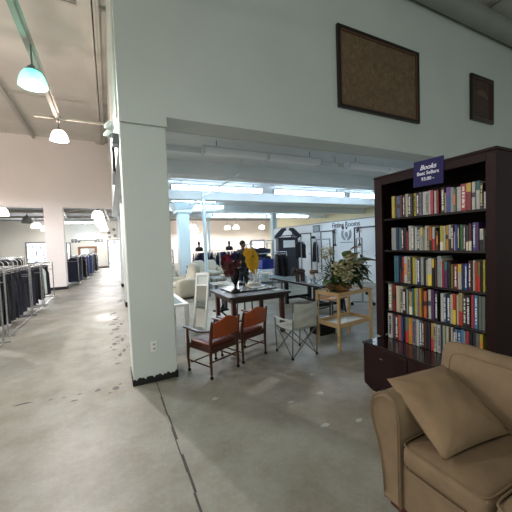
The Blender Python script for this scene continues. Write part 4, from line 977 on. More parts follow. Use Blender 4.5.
MB().box(-0.17, -0.14, 0, 0.17, 0.14, 0.012).box(-0.17, -0.14, 0.012, -0.158, 0.14, 0.24).box(0.158, -0.14, 0.012, 0.17, 0.14, 0.24).box(-0.158, -0.14, 0.012, 0.158, -0.128, 0.24).box(-0.158, 0.128, 0.012, 0.158, 0.14, 0.24).build('walls', black_m, t)
MB().box(-0.18, -0.15, 0.24, 0.18, 0.15, 0.262).build('lid', mat('crate_lid', (30, 32, 40), 0.4), t, bevel=0.005)

# ---------------------------------------------------------------- cheval mirror, white table
t = thing('cheval_mirror', 'tall narrow leaning mirror in a white frame left of the table', 'mirror', (1.46, 5.56, 0), R(-64))
t.rotation_euler = (R(-13), 0, R(-42))
f = MB(); wd, h_ = 0.14, 1.08
f.box(-wd, -0.015, 0, -wd + 0.035, 0.015, h_).box(wd - 0.035, -0.015, 0, wd, 0.015, h_).box(-wd + .035, -0.015, 0, wd - .035, 0.015, 0.05).box(-wd + .035, -0.015, h_ - 0.05, wd - .035, 0.015, h_).box(-wd + .035, -0.015, h_ - 0.26, wd - .035, 0.015, h_ - 0.22)
f.build('frame', white_m, t, bevel=0.004)
MB().box(-wd + .035, 0.0, 0.05, wd - .035, 0.006, h_ - 0.22).build('mirror_glass', mirror_m, t)
MB().box(-wd + .035, 0.0, h_ - 0.22, wd - .035, 0.006, h_ - 0.05).build('top_panel', mat('panel_grey', (196, 204, 200), 0.5), t)
t = thing('white_table', 'white table with glass inset and square legs behind the column', 'table', (0.75, 5.48, 0))
f = MB(); a_, b_ = 0.37, 0.62
for s in (-1, 1):
    f.box(-a_, s * b_, 0.62, a_, s * (b_ - 0.09), 0.655); f.box(s * a_, -b_ + 0.09, 0.62, s * (a_ - 0.07), b_ - 0.09, 0.655)
f.build('top_frame', white_m, t)
MB().box(-a_ + .07, -b_ + .09, 0.64, a_ - .07, b_ - .09, 0.648).build('glass_inset', mat('table_glass', (160, 178, 184), 0.06), t)
for x in (-1, 1):
    for y in (-1, 1): MB().box(x * a_, y * b_, 0, x * (a_ - 0.07), y * (b_ - 0.07), 0.62).build('leg', white_m, t)

# black spindle-back chair behind the wooden table
t = thing('spindle_chair', 'black spindle-back chair behind the wooden table, seen between its legs', 'chair', (2.72, 6.05, 0), R(4))
MB().box(-0.22, -0.2, 0.43, 0.22, 0.2, 0.455).build('seat', black_m, t, bevel=0.01)
for x in (-0.18, 0.18):
    for y in (-0.17, 0.17): MB().tube((x * 1.1, y * 1.1, 0), (x, y, 0.43), 0.014).build('leg', black_m, t, smooth=True)
for q in range(5): MB().tube((-0.19 + q * 0.095, -0.18, 0.45), (-0.19 + q * 0.095, -0.22, 0.70), 0.010).build('spindle', black_m, t, smooth=True)
MB().box(-0.22, -0.235, 0.69, 0.22, -0.205, 0.735).build('top_rail', black_m, t, bevel=0.006)

# ---------------------------------------------------------------- clothes racks of the left hall
def cloth_mesh(name, wd, ln, th, seed, kind):
    # hanging garment: hung across local y (rail along y), width along x
    r = random.Random(seed); mb = MB(); nx, nz = 9, 12; vs = []
    for s in (0, 1):
        for j in range(nz + 1):
            v = j / nz
            for i in range(nx + 1):
                u = i / nx * 2 - 1
                if kind == 'shirt': w_ = wd * (0.5 + 0.42 * min(1, v * 5) ** 0.6) + 0.01 * math.sin(7 * v + seed)
                elif kind == 'trousers': w_ = wd * (0.72 + 0.10 * math.sin(3 * v + seed))
                else: w_ = wd * (0.55 + 0.35 * min(1, v * 4) ** .7 + 0.12 * v)
                z = -v * ln - (0.05 * abs(u) ** 1.6 * (1 if v < 0.05 else 0.6) if kind != 'trousers' else 0)
                fold = 0.35 * th * math.sin(u * 9 + seed + v * 2) * v
                yy = (th / 2) * (1 - abs(u) ** 4 * .7) * (0.5 + 0.6 * v)
                vs.append((u * w_ / 2, (yy if s else -yy) + fold, z + 0.012 * math.sin(5 * u + seed) * (v > 0.95)))
    n = (nx + 1) * (nz + 1); fs = []
    for j in range(nz):
        for i in range(nx):
            a = j * (nx + 1) + i
            fs += [(a, a + 1, a + nx + 2, a + nx + 1), (n + a, n + a + nx + 1, n + a + nx + 2, n + a + 1)]
    for j in range(nz):
        for i in (0, nx):
            a = j * (nx + 1) + i; fs.append((a, a + nx + 1, n + a + nx + 1, n + a) if i else (a, n + a, n + a + nx + 1, a + nx + 1))
    for i in range(nx):
        for j in (0, nz):
            a = j * (nx + 1) + i; fs.append((a, n + a, n + a + 1, a + 1))
    return mb.add(vs, fs)
navy = mat('navy_cloth', (34, 36, 54), 0.9, var=0.3, scale=10); blackc = mat('black_cloth', (24, 24, 30), 0.9, var=0.3, scale=10)
charc = mat('charcoal_cloth', (52, 52, 62), 0.9, var=0.3, scale=10); palec = mat('pale_mint_cloth', (206, 216, 208), 0.85, var=0.12, scale=10)
tanc = mat('tan_cloth', (150, 122, 90), 0.85, var=0.2, scale=10); bluec = mat('blue_cloth', (44, 66, 128), 0.9, var=0.3, scale=10); whitec = mat('white_cloth', (222, 222, 218), 0.85, var=0.1, scale=10)
CM = {'navy': navy, 'black': blackc, 'charcoal': charc, 'pale mint': palec, 'tan': tanc, 'blue': bluec, 'white': whitec}
PROTO = {}
def garment(kind, color, loc, rz, label, group, ln=0.85, wd=0.44):
    key = (kind, color, ln, wd)
    if key not in PROTO:
        t = thing('hanging_' + kind, label, 'clothes', loc, rz, group)
        cloth_mesh('cloth', wd, ln, 0.085, len(PROTO) * 1.7, kind).build('cloth', CM[color], t, smooth=True, loc=(0, 0, -0.075))
        h = MB(); h.path([(-wd * .42, 0, -0.10), (-wd * .2, 0, -0.075), (0, 0, -0.06), (wd * .2, 0, -0.075), (wd * .42, 0, -0.10)], 0.006, 6)
        h.path([(0, 0, -0.06), (0, 0, -0.02), (0.018, 0, 0.005), (0, 0, 0.022), (-0.016, 0, 0.008)], 0.0025, 5)
        h.build('hanger', chrome, t, smooth=True)
        PROTO[key] = t; return t
    return dup(PROTO[key], loc, rz, label, group)
def rack(label, x, y0, y1, z=1.2, wd=0.5, group=None):
    t = thing('clothes_rack', label, 'clothes rack', (x, (y0 + y1) / 2, 0), 0, group)
    h = (y1 - y0) / 2; q = wd / 2
    MB().tube((0, -h, z), (0, h, z), 0.016).build('hanging_rail', chrome, t, smooth=True)
    for s in (-1, 1):
        y = s * h
        MB().tube((q, y, 0.06), (q, y, z + 0.02), 0.014).build('upright', chrome, t, smooth=True)
        MB().tube((-q, y, 0.06), (-q, y, z + 0.02), 0.014).build('upright', chrome, t, smooth=True)
        MB().tube((-q, y, z), (q, y, z), 0.012).tube((-q, y, z - 0.22), (q, y, z - 0.22), 0.009).build('end_bar', chrome, t, smooth=True)
        MB().tube((-q - 0.04, y, 0.05), (q + 0.10, y, 0.05), 0.014).build('base_bar', chrome, t, smooth=True)
    for s in (-1, 1):
        MB().tube((s * q, -h, 0.06), (s * q, h, 0.06), 0.010).build('base_bar', chrome, t, smooth=True)
    MB().tube((q, -h, z), (q, h, z), 0.011).build('side_rail', chrome, t, smooth=True)
    return t
NR = [(4.75, 6.5, 'nearest'), (6.95, 8.8, 'second'), (8.95, 10.1, 'third'), (10.35, 12.1, 'fourth')]
for ri, (a, b, nm) in enumerate(NR):
    rack('chrome clothes rack along the left aisle, %s one from the near end' % nm, -2.02 if ri else -1.98, a, b, (1.31, 1.27, 1.22, 1.2)[ri], 0.52, 'chrome racks of the left aisle')
    n = int((b - a - 0.12) / 0.105)
    for i in range(n):
        y = a + 0.1 + i * 0.105
        c = ('black', 'charcoal', 'navy', 'black')[(i * 7 + ri) % 4]; kd = 'trousers' if (i + ri) % 3 else 'coat'; ln = (1.0, 0.96, 0.92, 0.9)[ri]
        if ri == 0 and i in (n - 1,): c = 'tan'; ln = 0.70
        if ri == 0 and i in (6, 7): c = 'white'; ln = 0.62; kd = 'shirt'
        if ri == 3 and i in (5, 6, 7): c = 'pale mint'; kd = 'shirt'; ln = 0.82
        word = {'trousers': 'trousers', 'coat': 'coat', 'shirt': 'shirt'}[kd]
        garment(kd, c, (-2.02 if ri else -1.98, y, (1.31, 1.27, 1.22, 1.2)[ri]), R(((i * 37) % 9) - 4), '%s %s, %s from the near end of the %s left-aisle rack' % (c, word, ordn(i), nm), 'clothes on the %s left-aisle rack' % nm, ln, 0.46)
for ri, (a, b) in enumerate(((12.0, 14.2), (14.5, 16.7), (16.9, 19.0))):
    nm = ('nearer', 'middle', 'farther')[ri]
    rack('clothes rack standing further left behind the aisle racks, the %s one' % nm, -4.2, a, b, 1.34, 0.5, 'racks behind the aisle racks')
    for i in range(15):
        c = ('charcoal', 'navy', 'black', 'white', 'navy')[(i * 3 + ri) % 5]
        garment('shirt', c, (-4.2, a + 0.1 + i * 0.138, 1.34), 0, '%s shirt, %s from the near end of the %s back-row rack' % (c, ordn(i), nm), 'shirts on the %s back-row rack' % nm, 0.72, 0.46)
FR = [(15.6, 17.6), (17.9, 19.9), (20.2, 22.2), (22.5, 24.5)]
for ri, (a, b) in enumerate(FR):
    nm = ('first', 'second', 'third', 'fourth')[ri]; x = -1.55 + 0.17 * ri
    rack('rack of dark clothes beyond the pink header pillar, %s along the aisle' % nm, x, a, b, 1.30, 0.5, 'racks of the far aisle')
    for i in range(14):
        c = ('navy', 'black', 'blue', 'navy', 'charcoal')[(i * 3 + ri) % 5] if ri != 9 else 'navy'
        garment('coat', c, (x, a + 0.1 + i * 0.138, 1.30), R(((i * 31) % 7) - 3), '%s coat, %s from the near end of the %s far-aisle rack' % (c, ordn(i), nm), 'coats on the %s far-aisle rack' % nm, 1.06, 0.5)

# ---------------------------------------------------------------- back room: racks of dark clothes running across
def cross_rack(label, xc, y, L_, z, n, cols, kind, ln, gname, top=True):
    t = thing('clothes_rack', label, 'clothes rack', (xc, y, 0), 0)
    h = L_ / 2
    MB().tube((-h, 0, z), (h, 0, z), 0.016).build('hanging_rail', chrome, t, smooth=True)
    for s in (-1, 1):
        MB().tube((s * h, 0, 0.05), (s * h, 0, z + 0.02), 0.015).build('upright', chrome, t, smooth=True)
        MB().tube((s * h, -0.26, 0.05), (s * h, 0.26, 0.05), 0.014).build('base_bar', chrome, t, smooth=True)
    for i in range(n):
        c = cols[(i * 5) % len(cols)]
        garment(kind, c, (xc - h + 0.08 + i * (L_ - 0.16) / (n - 1), y, z), R(90 + ((i * 37) % 9) * 4 - 16), '%s %s, %s from the left on %s' % (c, {'coat': 'coat', 'shirt': 'shirt', 'trousers': 'trousers'}[kind], ordn(i), gname), 'clothes on ' + gname, ln, 0.44)
cross_rack('rack of navy clothes between the pale pillar and the slim pole', 4.45, 15.6, 1.15, 1.27, 12, ['navy', 'blue', 'navy', 'black'], 'coat', 0.95, 'the rack right of the pale pillar')
cross_rack('rack of navy clothes right of the slim pole', 5.95, 16.2, 1.5, 1.25, 14, ['navy', 'blue', 'charcoal', 'white'], 'coat', 0.95, 'the rack right of the slim pole')
cross_rack('rack of dark clothes behind the person', 7.0, 14.8, 1.7, 1.28, 14, ['navy', 'black', 'charcoal', 'tan', 'blue'], 'coat', 0.9, 'the rack behind the person')
cross_rack('low rack with charcoal clothes left of the dark pediment cabinet', 5.33, 9.0, 0.5, 1.26, 5, ['charcoal', 'black'], 'coat', 0.8, 'the rack left of the cabinet')
# busts with hats on the racks
def bust(loc, label):
    t = thing('black_bust', label, 'display bust', loc, 0, 'black busts on the racks')
    MB().lathe([(0, 0), (0.20, 0), (0.22, 0.04), (0.21, 0.14), (0.17, 0.19), (0.06, 0.22), (0, 0.24)], n=14).build('shoulders', black_m, t, smooth=True)
    MB().lathe([(0.05, 0.21), (0.05, 0.30), (0.07, 0.36), (0.06, 0.48), (0, 0.53)], n=12).build('neck', black_m, t, smooth=True)
bust((4.27, 15.6, 1.29), 'black display bust on the navy rack right of the pale pillar')
bust((6.2, 16.2, 1.27), 'black display bust on the rack left of the person')
# shelving with dark bins at the left behind the column
shm = mat('shelf_steel_dark', (60, 70, 84), 0.4, metal=0.3)
def shelving(label, x0, x1, y, h, rows, m, dep=0.5):
    t = thing('metal_shelving', label, 'shelving', ((x0 + x1) / 2, y, 0)); a = (x1 - x0) / 2
    for s in (-1, 1):
        for q in (0, dep): MB().box(s * a - 0.02, q - 0.02, 0, s * a + 0.02, q + 0.02, h).build('post', m, t)
    for z in rows: MB().box(-a, -0.01, z - 0.03, a, dep + .01, z).build('shelf', m, t)
    return t
shelving('pale grey open metal shelving right of the person', 5.62, 6.68, 12.0, 1.6, (0.3, 0.72, 1.12, 1.58), mat('shelf_pale', (180, 196, 206), 0.4))
shelving('dark metal shelving seen between the column and the pale pillar', 1.85, 2.45, 13.2, 1.45, (0.5, 0.85, 1.15, 1.43), shm)
def folded(name, label, cx, y, z, wd, h, c, grp):
    t = cushion(MB(), 0, 0, h / 2, wd, 0.32, h, p=8, q=5, n=10).build(name, CM[c], smooth=True, loc=(cx, y, z)); tag(t, label, 'clothes', grp)
for r_, z in enumerate((0.72, 1.12)):
    for i in range(4):
        c = ('navy', 'charcoal', 'blue', 'black')[(i + r_ * 2) % 4]
        folded('folded_clothes', '%s folded pile, %s from left on the %s shelf of the pale shelving' % (c, ORD[i], ('middle', 'upper')[r_]), 5.78 + i * 0.25, 12.2, z + 0.001, 0.23, 0.26 if (i + r_) % 2 else 0.2, c, 'folded clothes on the pale shelving')
for r_, z in enumerate((0.5, 0.85, 1.15)):
    folded('folded_clothes', 'dark folded pile on the %s shelf behind the column' % ('lower', 'middle', 'upper')[r_], 2.15, 13.4, z + 0.001, 0.5, 0.2, 'navy', 'folded clothes behind the column')
t = thing('blue_bin', 'bright blue storage bin in front of the pale shelving', 'bin', (5.4, 10.0, 0.62))
b = MB(); a = 0.38
b.prism([(-a * .95, 0), (a * .95, 0), (a, 0.34), (-a, 0.34)], 'y', -0.22, -0.2).prism([(-a * .95, 0), (a * .95, 0), (a, 0.34), (-a, 0.34)], 'y', 0.2, 0.22).box(-a, -0.2, 0, -a + .02, 0.2, 0.34).box(a - .02, -0.2, 0, a, 0.2, 0.34).box(-a, -0.2, 0, a, 0.2, 0.02)
b.build('tub', mat('bin_blue', (28, 48, 130), 0.4), t)
for s in (-.6, -0.2, .2, .6): MB().box(s * a - 0.02, -0.235, 0.03, s * a + 0.02, -0.22, 0.31).build('rib', mat('bin_blue', (36, 62, 160), 0.4), t)
t = thing('low_table', 'low pale table that the blue bin stands on', 'table', (5.33, 10.0, 0))
MB().box(-0.5, -0.3, 0.58, 0.5, 0.3, 0.62).build('top', fixture_m, t)
for x in (-0.45, 0.45):
    for y in (-0.25, 0.25): MB().box(x - .02, y - .02, 0, x + .02, y + .02, 0.58).build('leg', fixture_m, t)
# dark cabinet with a broken pediment and a white notice
t = thing('pediment_cabinet', 'dark tall cabinet with a broken pediment and a white notice on it', 'cabinet', (6.30, 10.0, 0), R(-16))
pm_ = mat('dark_slate_wood', (44, 50, 62), 0.5, var=0.2, scale=5)
MB().box(-0.40, 0, 0, 0.40, 0.4, 1.72).build('body', pm_, t, bevel=0.01)
MB().box(-0.44, -0.03, 1.72, 0.44, 0.43, 1.78).build('cornice', pm_, t)
for s in (-1, 1):
    MB().prism([(s * 0.54, 1.76), (s * 0.52, 1.86), (s * 0.24, 2.13), (s * 0.09, 2.15), (s * 0.05, 2.06), (s * 0.14, 2.02), (s * 0.30, 1.80)], 'y', -0.02, 0.10).build('pediment_scroll', mat('pediment_blue_black', (30, 36, 50), 0.45), t)
for z0, z1, x in ((0.15, 1.0, -0.19), (0.15, 1.0, 0.19)): MB().box(x - 0.17, -0.02, z0, x + 0.17, 0, z1).build('door', pm_, t, bevel=0.006)
MB().box(-0.2, -0.012, 1.38, 0.27, -0.002, 1.66).build('notice', mat('paper_white', (220, 226, 228), 0.6), t)
# rolling racks in front of the fitting rooms
def zrack(label, x, y, L_, z, rz, grp='rolling racks by the fitting rooms'):
    t = thing('rolling_rack', label, 'clothes rack', (x, y, 0), rz, grp)
    m = mat('rack_slate', (140, 148, 156), 0.35, metal=0.5); h = L_ / 2
    MB().tube((-h, 0, z), (h, 0, z), 0.018).build('top_rail', m, t, smooth=True)
    MB().tube((-h, 0, z * 0.3), (h, 0, z * 0.3), 0.012).build('cross_rail', m, t, smooth=True)
    for s in (-1, 1):
        MB().tube((s * h, 0, 0.09), (s * h, 0, z), 0.018).build('upright', m, t, smooth=True)
        MB().tube((s * h, -0.25, 0.09), (s * h, 0.25, 0.09), 0.016).build('base_bar', m, t, smooth=True)
        for y_ in (-0.25, 0.25):
            w = MB().tube((s * h - 0.012, y_, 0.04), (s * h + 0.012, y_, 0.04), 0.04, n=14).build('caster', black_m, t, smooth=True)
    return t
zrack('grey rolling rack right of the plants, nearest the bookcase', 5.9, 5.9, 1.5, 1.62, R(50))
zrack('grey rolling rack behind the flowering plants', 6.15, 7.7, 1.3, 1.64, R(70))
zrack('grey rolling rack farther back, by the dark cabinet', 7.1, 10.4, 1.6, 1.66, R(60))
zrack('grey rolling rack left of the dark cabinet, in front of the shelving', 5.6, 10.9, 1.1, 1.68, R(6))
for i in range(6):
    c = ('black', 'charcoal', 'navy')[i % 3]
    garment('shirt', c, (6.75 + i * 0.12, 9.8 + i * 0.2, 1.655), R(60 + 90), '%s shirt, %s from the left on the rolling rack by the dark cabinet' % (c, ORD[i]), 'shirts on the rolling rack by the cabinet', 0.62, 0.42)
# on the partition: letters, crest, palm decals, notice, dark dress
tx = mat('wall_letters', (52, 60, 70), 0.5)
t = thing('wall_lettering', 'dark Fitting Rooms lettering high on the pale partition', 'sign', (8.495, 9.2, 2.2))
text(t, 'letters', 'Fitting Rooms', 0.28, tx, (0, 0, 0), (R(90), 0, R(-90)), ext=0.004)
t = thing('crest_decal', 'grey wreath emblem with a small red mark below the wall lettering', 'emblem', (8.49, 9.15, 1.82))
g = MB()
for s in (-1, 1):
    for q, rad in enumerate((0.27, 0.19)):
        g.path([(0, s * rad * math.sin(R(a2)), -rad * math.cos(R(a2)) + 0.02) for a2 in range(8, 130, 12)], 0.011, 5)
    for a2 in range(15, 125, 16):
        c = (0, s * 0.23 * math.sin(R(a2)), -0.23 * math.cos(R(a2)) + 0.02); g.ball(c, 0.03, 6, 4, (0.2, 1, 0.7))
g.build('wreath', mat('crest_grey', (130, 140, 148), 0.5), t)
MB().ball((0, 0, -0.02), 0.09, 12, 8, (0.1, 1, 1.3)).build('centre', mat('crest_grey', (130, 140, 148), 0.5), t)
MB().box(-0.008, 0.12, 0.28, 0.002, 0.22, 0.34).build('red_mark', mat('crest_red', (150, 40, 60), 0.5), t)
MB().box(-0.008, 0.12, 0.20, 0.002, 0.22, 0.28).box(-0.008, -0.06, 0.20, 0.002, 0.02, 0.30).build('dark_mark', tx, t)
MB().box(-0.006, -0.36, -0.34, 0.002, 0.36, -0.31).build('underline', mat('crest_grey', (130, 140, 148), 0.5), t)
for y, nm in ((9.82, 'left of the wreath emblem'), (8.45, 'right of the wreath emblem'), (12.95, 'at the far end by the dark cabinet')):
    t = thing('palm_decal', 'black palm tree decal on the partition, %s' % nm, 'wall decal', (8.492, y, 1.35), 0, 'palm tree decals')
    MB().prism([(-0.10, 0), (0.10, 0), (0.03, 0.12), (0.028, 0.58), (-0.028, 0.58), (-0.03, 0.12)], 'x', -0.006, 0).build('trunk', dark_edge, t)
    c = MB()
    for q in range(8):
        an = R(-35 + q * 36); d = (math.cos(an), math.sin(an))
        c.prism([(0, 0.60), (d[0] * 0.12 - d[1] * 0.035, 0.60 + d[1] * 0.11 + d[0] * 0.03), (d[0] * 0.20, 0.58 + d[1] * 0.17), (d[0] * 0.11 + d[1] * 0.02, 0.58 + d[1] * 0.09 - abs(d[0]) * 0.02)], 'x', -0.007 - 0.0005 * q, -0.001)
    c.build('crown', dark_edge, t)
t = thing('wall_notice', 'small grey framed notice on the partition between two doors', 'notice', (8.49, 11.05, 2.14))
MB().box(-0.02, -0.24, -0.16, 0, 0.24, 0.16).build('frame', tx, t); MB().box(-0.022, -0.2, -0.12, -0.02, 0.2, 0.12).build('sheet', mat('notice_grey', (150, 162, 170), 0.5), t)
t = thing('hanging_dress', 'black dress hung on the partition between two doors', 'dress', (8.44, 11.1, 1.55))
cloth_mesh('dress', 0.42, 0.9, 0.07, 3.3, 'coat').build('cloth', blackc, t, smooth=True, rot=(0, 0, R(90)))
MB().tube((0.06, 0, 0.0), (-0.01, 0, 0.0), 0.01).path([(0, 0.18, -0.04), (0, 0, 0.0), (0, -0.18, -0.04)], 0.008).build('hanger', greymetal, t)
tag(MB().lathe([(0, 0.10), (0.09, 0.09), (0.11, 0.0), (0.16, -0.01), (0.16, -0.02), (0, -0.01)], n=16).build('black_hat', black_m, smooth=True, loc=(8.33, 11.1, 1.72)), 'black hat above the black dress on the partition', 'hat')

# ---------------------------------------------------------------- pale sofas and tables of the furniture area
crm = mat('cream_upholstery', (188, 184, 168), 0.85, var=0.1, scale=5)
def soft_chair(name, label, loc, rz, wd=1.0, seats=1, hb=0.95):
    t = thing(name, label, 'sofa' if seats > 1 else 'armchair', loc, rz); h = wd / 2
    for s in (-1, 1):
        cushion(MB(), s * (h - 0.11), 0, 0.33, 0.24, 0.88, 0.56, p=5, q=5, n=14).build('arm', crm, t, smooth=True)
    MB().box(-h + .1, -0.38, 0.08, h - .1, 0.38, 0.34).build('base', crm, t, bevel=0.03)
    sw2 = (wd - 0.44) / seats
    for i in range(seats):
        cx = -h + 0.22 + sw2 * (i + .5)
        cushion(MB(), cx, -0.05, 0.41, sw2 - .01, 0.74, 0.18, p=6, q=4, n=12).build('seat_cushion', crm, t, smooth=True)
        cushion(MB(), 0, 0, 0, sw2 - .01, 0.24, hb - 0.36, p=6, q=4, n=12, M=Matrix.Translation((cx, 0.33, (hb + 0.40) / 2)) @ Matrix.Rotation(R(-14), 4, 'X')).build('back_cushion', crm, t, smooth=True)
    cushion(MB(), 0, 0.42, 0.40, wd - 0.1, 0.14, 0.66, p=8, q=8, n=10).build('back_frame', crm, t, smooth=True)
    for x in (-1, 1):
        for y in (-0.34, 0.36): MB().tube((x * (h - 0.12), y, 0), (x * (h - 0.12), y, 0.1), 0.03).build('foot', black_m, t)
    return t
soft_chair('recliner', 'large cream reclining armchair behind the white table, nearest of the pale seats', (2.03, 9.35, 0), R(-75), 0.98, 1, 1.02)
soft_chair('sofa', 'cream sofa behind the slim pole', (3.62, 12.2, 0), R(0), 1.5, 2, 0.93)
soft_chair('armchair', 'grey-cream armchair half hidden by the column', (1.62, 11.3, 0), R(-80), 0.95, 1, 0.95)
t = thing('side_table', 'small pale side table between the cream armchairs', 'table', (2.50, 10.9, 0))
MB().box(-0.3, -0.28, 0.50, 0.3, 0.28, 0.54).build('top', mat('pale_wood', (170, 158, 138), 0.4), t, bevel=0.005)
for x in (-0.25, 0.25):
    for y in (-0.23, 0.23): MB().box(x - .02, y - .02, 0, x + .02, y + .02, 0.50).build('leg', mat('pale_wood', (170, 158, 138), 0.4), t)
t = tag(MB().lathe([(0, 0), (0.055, 0), (0.075, 0.06), (0.06, 0.12), (0.025, 0.17), (0.02, 0.26), (0.035, 0.32), (0.028, 0.32), (0.012, 0.26), (0, 0.2)], n=18).build('blue_vase', mat('cobalt_glass', (24, 44, 150), 0.1), smooth=True, loc=(2.53, 10.95, 0.541)), 'cobalt blue bottle vase on the small side table', 'vase')
for i, (x, y, w2, z, lb) in enumerate(((3.15, 8.6, 0.5, 0.42, 'low glass coffee table nearest the flower bouquet'), (3.7, 10.0, 0.55, 0.44, 'low glass coffee table in front of the cream sofa'), (4.55, 8.7, 0.5, 0.46, 'low glass table left of the blue bin'))):
    t = thing('coffee_table', lb, 'table', (x, y, 0), 0)
    MB().box(-w2, -0.35, z, w2, 0.35, z + 0.015).build('glass_top', mat('table_glass', (160, 178, 184), 0.06), t)
    MB().box(-w2 + .05, -0.3, z - 0.2, w2 - .05, 0.3, z - 0.185).build('lower_shelf', mat('table_glass', (160, 178, 184), 0.06), t)
    for sx_ in (-1, 1):
        for sy_ in (-1, 1): MB().box(sx_ * (w2 - .06) - .02, sy_ * 0.3 - .02, 0, sx_ * (w2 - .06) + .02, sy_ * 0.3 + .02, z).build('leg', greymetal, t)
tag(cushion(MB(), 0, 0, 0.04, 0.5, 0.4, 0.08, p=4, q=3, n=10).build('folded_blanket', crm, smooth=True, loc=(3.7, 10.0, 0.456)), 'cream folded blanket on the glass table before the cream sofa', 'blanket')
tag(MB().lathe([(0, 0), (0.1, 0), (0.14, 0.12), (0.13, 0.12), (0.09, 0.01), (0, 0.01)], n=16).build('white_bowl', white_m, smooth=True, loc=(4.55, 8.7, 0.476)), 'white bowl on the low glass table left of the blue bin', 'bowl')

# ---------------------------------------------------------------- the person with the yellow garment
def skin_body(name, m, parent, verts, edges, radii, sub=2, root=0):
    me = bpy.data.meshes.new(name); me.from_pydata(verts, edges, []); me.materials.append(m)
    o = bpy.data.objects.new(name, me); COL.objects.link(o); o.parent = parent
    o.modifiers.new('skin', 'SKIN'); ss = o.modifiers.new('sub', 'SUBSURF'); ss.levels = sub; ss.render_levels = sub
    if not me.skin_vertices: 
        bpy.context.view_layer.objects.active = o
    for i, r_ in enumerate(radii):
        me.skin_vertices[0].data[i].radius = (r_, r_) if not isinstance(r_, tuple) else r_
    me.skin_vertices[0].data[root].use_root = True
    o.modifiers['skin'].use_smooth_shade = True
    return o
t = thing('person', 'person with short dark hair in a grey top holding up a yellow garment', 'person', (3.83, 8.80, 0), R(20))
skinm = mat('brown_skin', (92, 62, 50), 0.5); hairm = mat('black_hair', (16, 14, 14), 0.8); greyt = mat('grey_top', (96, 98, 108), 0.9, var=0.2, scale=10); jeans = mat('dark_jeans', (34, 38, 56), 0.9, var=0.2, scale=10)
V_ = [(0, 0, 0.92), (0, 0, 1.08), (0, 0.0, 1.22), (0, 0, 1.36), (0, 0, 1.43), (0, -0.01, 1.50), (0, -0.015, 1.58), (0, -0.01, 1.645),
      (0.17, 0, 1.35), (0.23, -0.10, 1.12), (0.20, -0.32, 1.22), (0.19, -0.40, 1.26),
      (-0.17, 0, 1.35), (-0.24, -0.06, 1.10), (-0.10, -0.28, 1.16), (-0.04, -0.35, 1.20),
      (0.09, 0, 0.86), (0.10, -0.01, 0.48), (0.10, 0.02, 0.09), (0.10, -0.12, 0.04),
      (-0.09, 0, 0.86), (-0.11, 0.02, 0.48), (-0.12, 0.04, 0.09), (-0.13, -0.10, 0.04)]
E_ = [(0, 1), (1, 2), (2, 3), (3, 4), (4, 5), (5, 6), (6, 7), (3, 8), (8, 9), (9, 10), (10, 11), (3, 12), (12, 13), (13, 14), (14, 15), (0, 16), (16, 17), (17, 18), (18, 19), (0, 20), (20, 21), (21, 22), (22, 23)]
Rd = [(0.15, .11), (0.125, .10), (0.14, .11), (0.13, .09), 0.052, 0.065, 0.085, 0.07, 0.06, 0.042, 0.032, 0.026, 0.06, 0.042, 0.032, 0.026, 0.085, 0.058, 0.04, 0.038, 0.085, 0.058, 0.04, 0.038]
skin_body('body', skinm, t, V_, E_, Rd)
g2 = lambda r_, k_: tuple(x + k_ for x in r_) if isinstance(r_, tuple) else r_ + k_
ti = [0, 1, 2, 3, 8, 9, 12, 13]; mp_ = {a2: b2 for b2, a2 in enumerate(ti)}
skin_body('top', greyt, t, [V_[i] for i in ti], [(mp_[a2], mp_[b2]) for a2, b2 in E_ if a2 in mp_ and b2 in mp_], [g2(Rd[i], 0.018) for i in ti])
ti = [0, 16, 17, 18, 20, 21, 22]; mp2 = {a2: b2 for b2, a2 in enumerate(ti)}
vv_ = [V_[i] for i in ti]; vv_[3] = (0.10, 0.02, 0.12); vv_[6] = (-0.12, 0.04, 0.12)
skin_body('trousers', jeans, t, vv_, [(mp2[a2], mp2[b2]) for a2, b2 in E_ if a2 in mp2 and b2 in mp2], [g2(Rd[i], 0.02) for i in ti])
MB().ball((0, 0.012, 1.605), 0.098, 16, 10, (0.92, 1.02, 1.0)).build('hair', hairm, t, smooth=True)
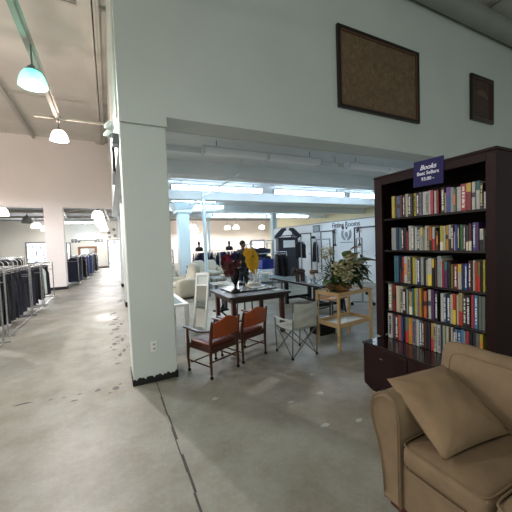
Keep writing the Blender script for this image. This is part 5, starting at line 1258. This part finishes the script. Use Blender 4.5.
MB().ball((0, -0.02, 1.555), 0.082, 16, 10, (0.9, 1.0, 1.15)).ball((0, -0.105, 1.55), 0.014, 8, 6, (0.8, 1, 1.4)).build('face', skinm, t, smooth=True)
for s in (-1, 1):
    MB().ball((s * 0.030, -0.092, 1.575), 0.011, 8, 6).build('eye', white_m, t, smooth=True)
    MB().ball((s * 0.078, -0.01, 1.56), 0.018, 8, 6, (0.4, 0.8, 1.4)).build('ear', skinm, t, smooth=True)
    hx, hy, hz_ = (0.19, -0.41, 1.265) if s > 0 else (-0.03, -0.36, 1.205)
    h = MB().ball((hx, hy - 0.03, hz_ + .005), 0.04, 10, 7, (0.9, 1.0, 0.5))
    for q in range(4):
        h.path([(hx - 0.026 + q * 0.017, hy - 0.06, hz_ + 0.01), (hx - 0.028 + q * 0.018, hy - 0.095 - 0.006 * (q in (1, 2)), hz_ + 0.012), (hx - 0.028 + q * 0.018, hy - 0.105, hz_ - 0.018), (hx - 0.026 + q * 0.018, hy - 0.085, hz_ - 0.03)], [0.009, 0.009, 0.008, 0.006], 6)
    h.path([(hx - s * 0.03, hy - 0.02, hz_), (hx - s * 0.05, hy - 0.05, hz_ + 0.005), (hx - s * 0.045, hy - 0.08, hz_ - 0.01)], [0.011, 0.01, 0.007], 6)
    h.build('hand', skinm, t, smooth=True)
MB().box(-0.035, -0.101, 1.512, 0.035, -0.094, 1.52).build('mouth', mat('lip', (70, 40, 36), 0.5), t)
yl = mat('mustard_cloth', (232, 170, 26), 0.85, var=0.15, scale=9)
mb = MB()
def fy(u, v):
    w2 = 0.10 + 0.16 * math.sin(math.pi * min(1, v * 0.9 + 0.12)) 
    x = (u - 0.5) * 2 * w2 + 0.10 * (v ** 1.5)
    return (x, 0.03 * math.sin(9 * u + 4 * v), 0.30 - v * 0.78 + 0.03 * math.sin(8 * u))
grid_mesh(mb, fy, 22, 22)
o = mb.build('yellow_sweater', yl, smooth=True, loc=(3.87, 8.34, 1.14), rot=(0, R(-6), R(15)))
sd = o.modifiers.new('th', 'SOLIDIFY'); sd.thickness = 0.04; sd.offset = 0
tag(o, 'bright mustard yellow garment held up by the person', 'garment')
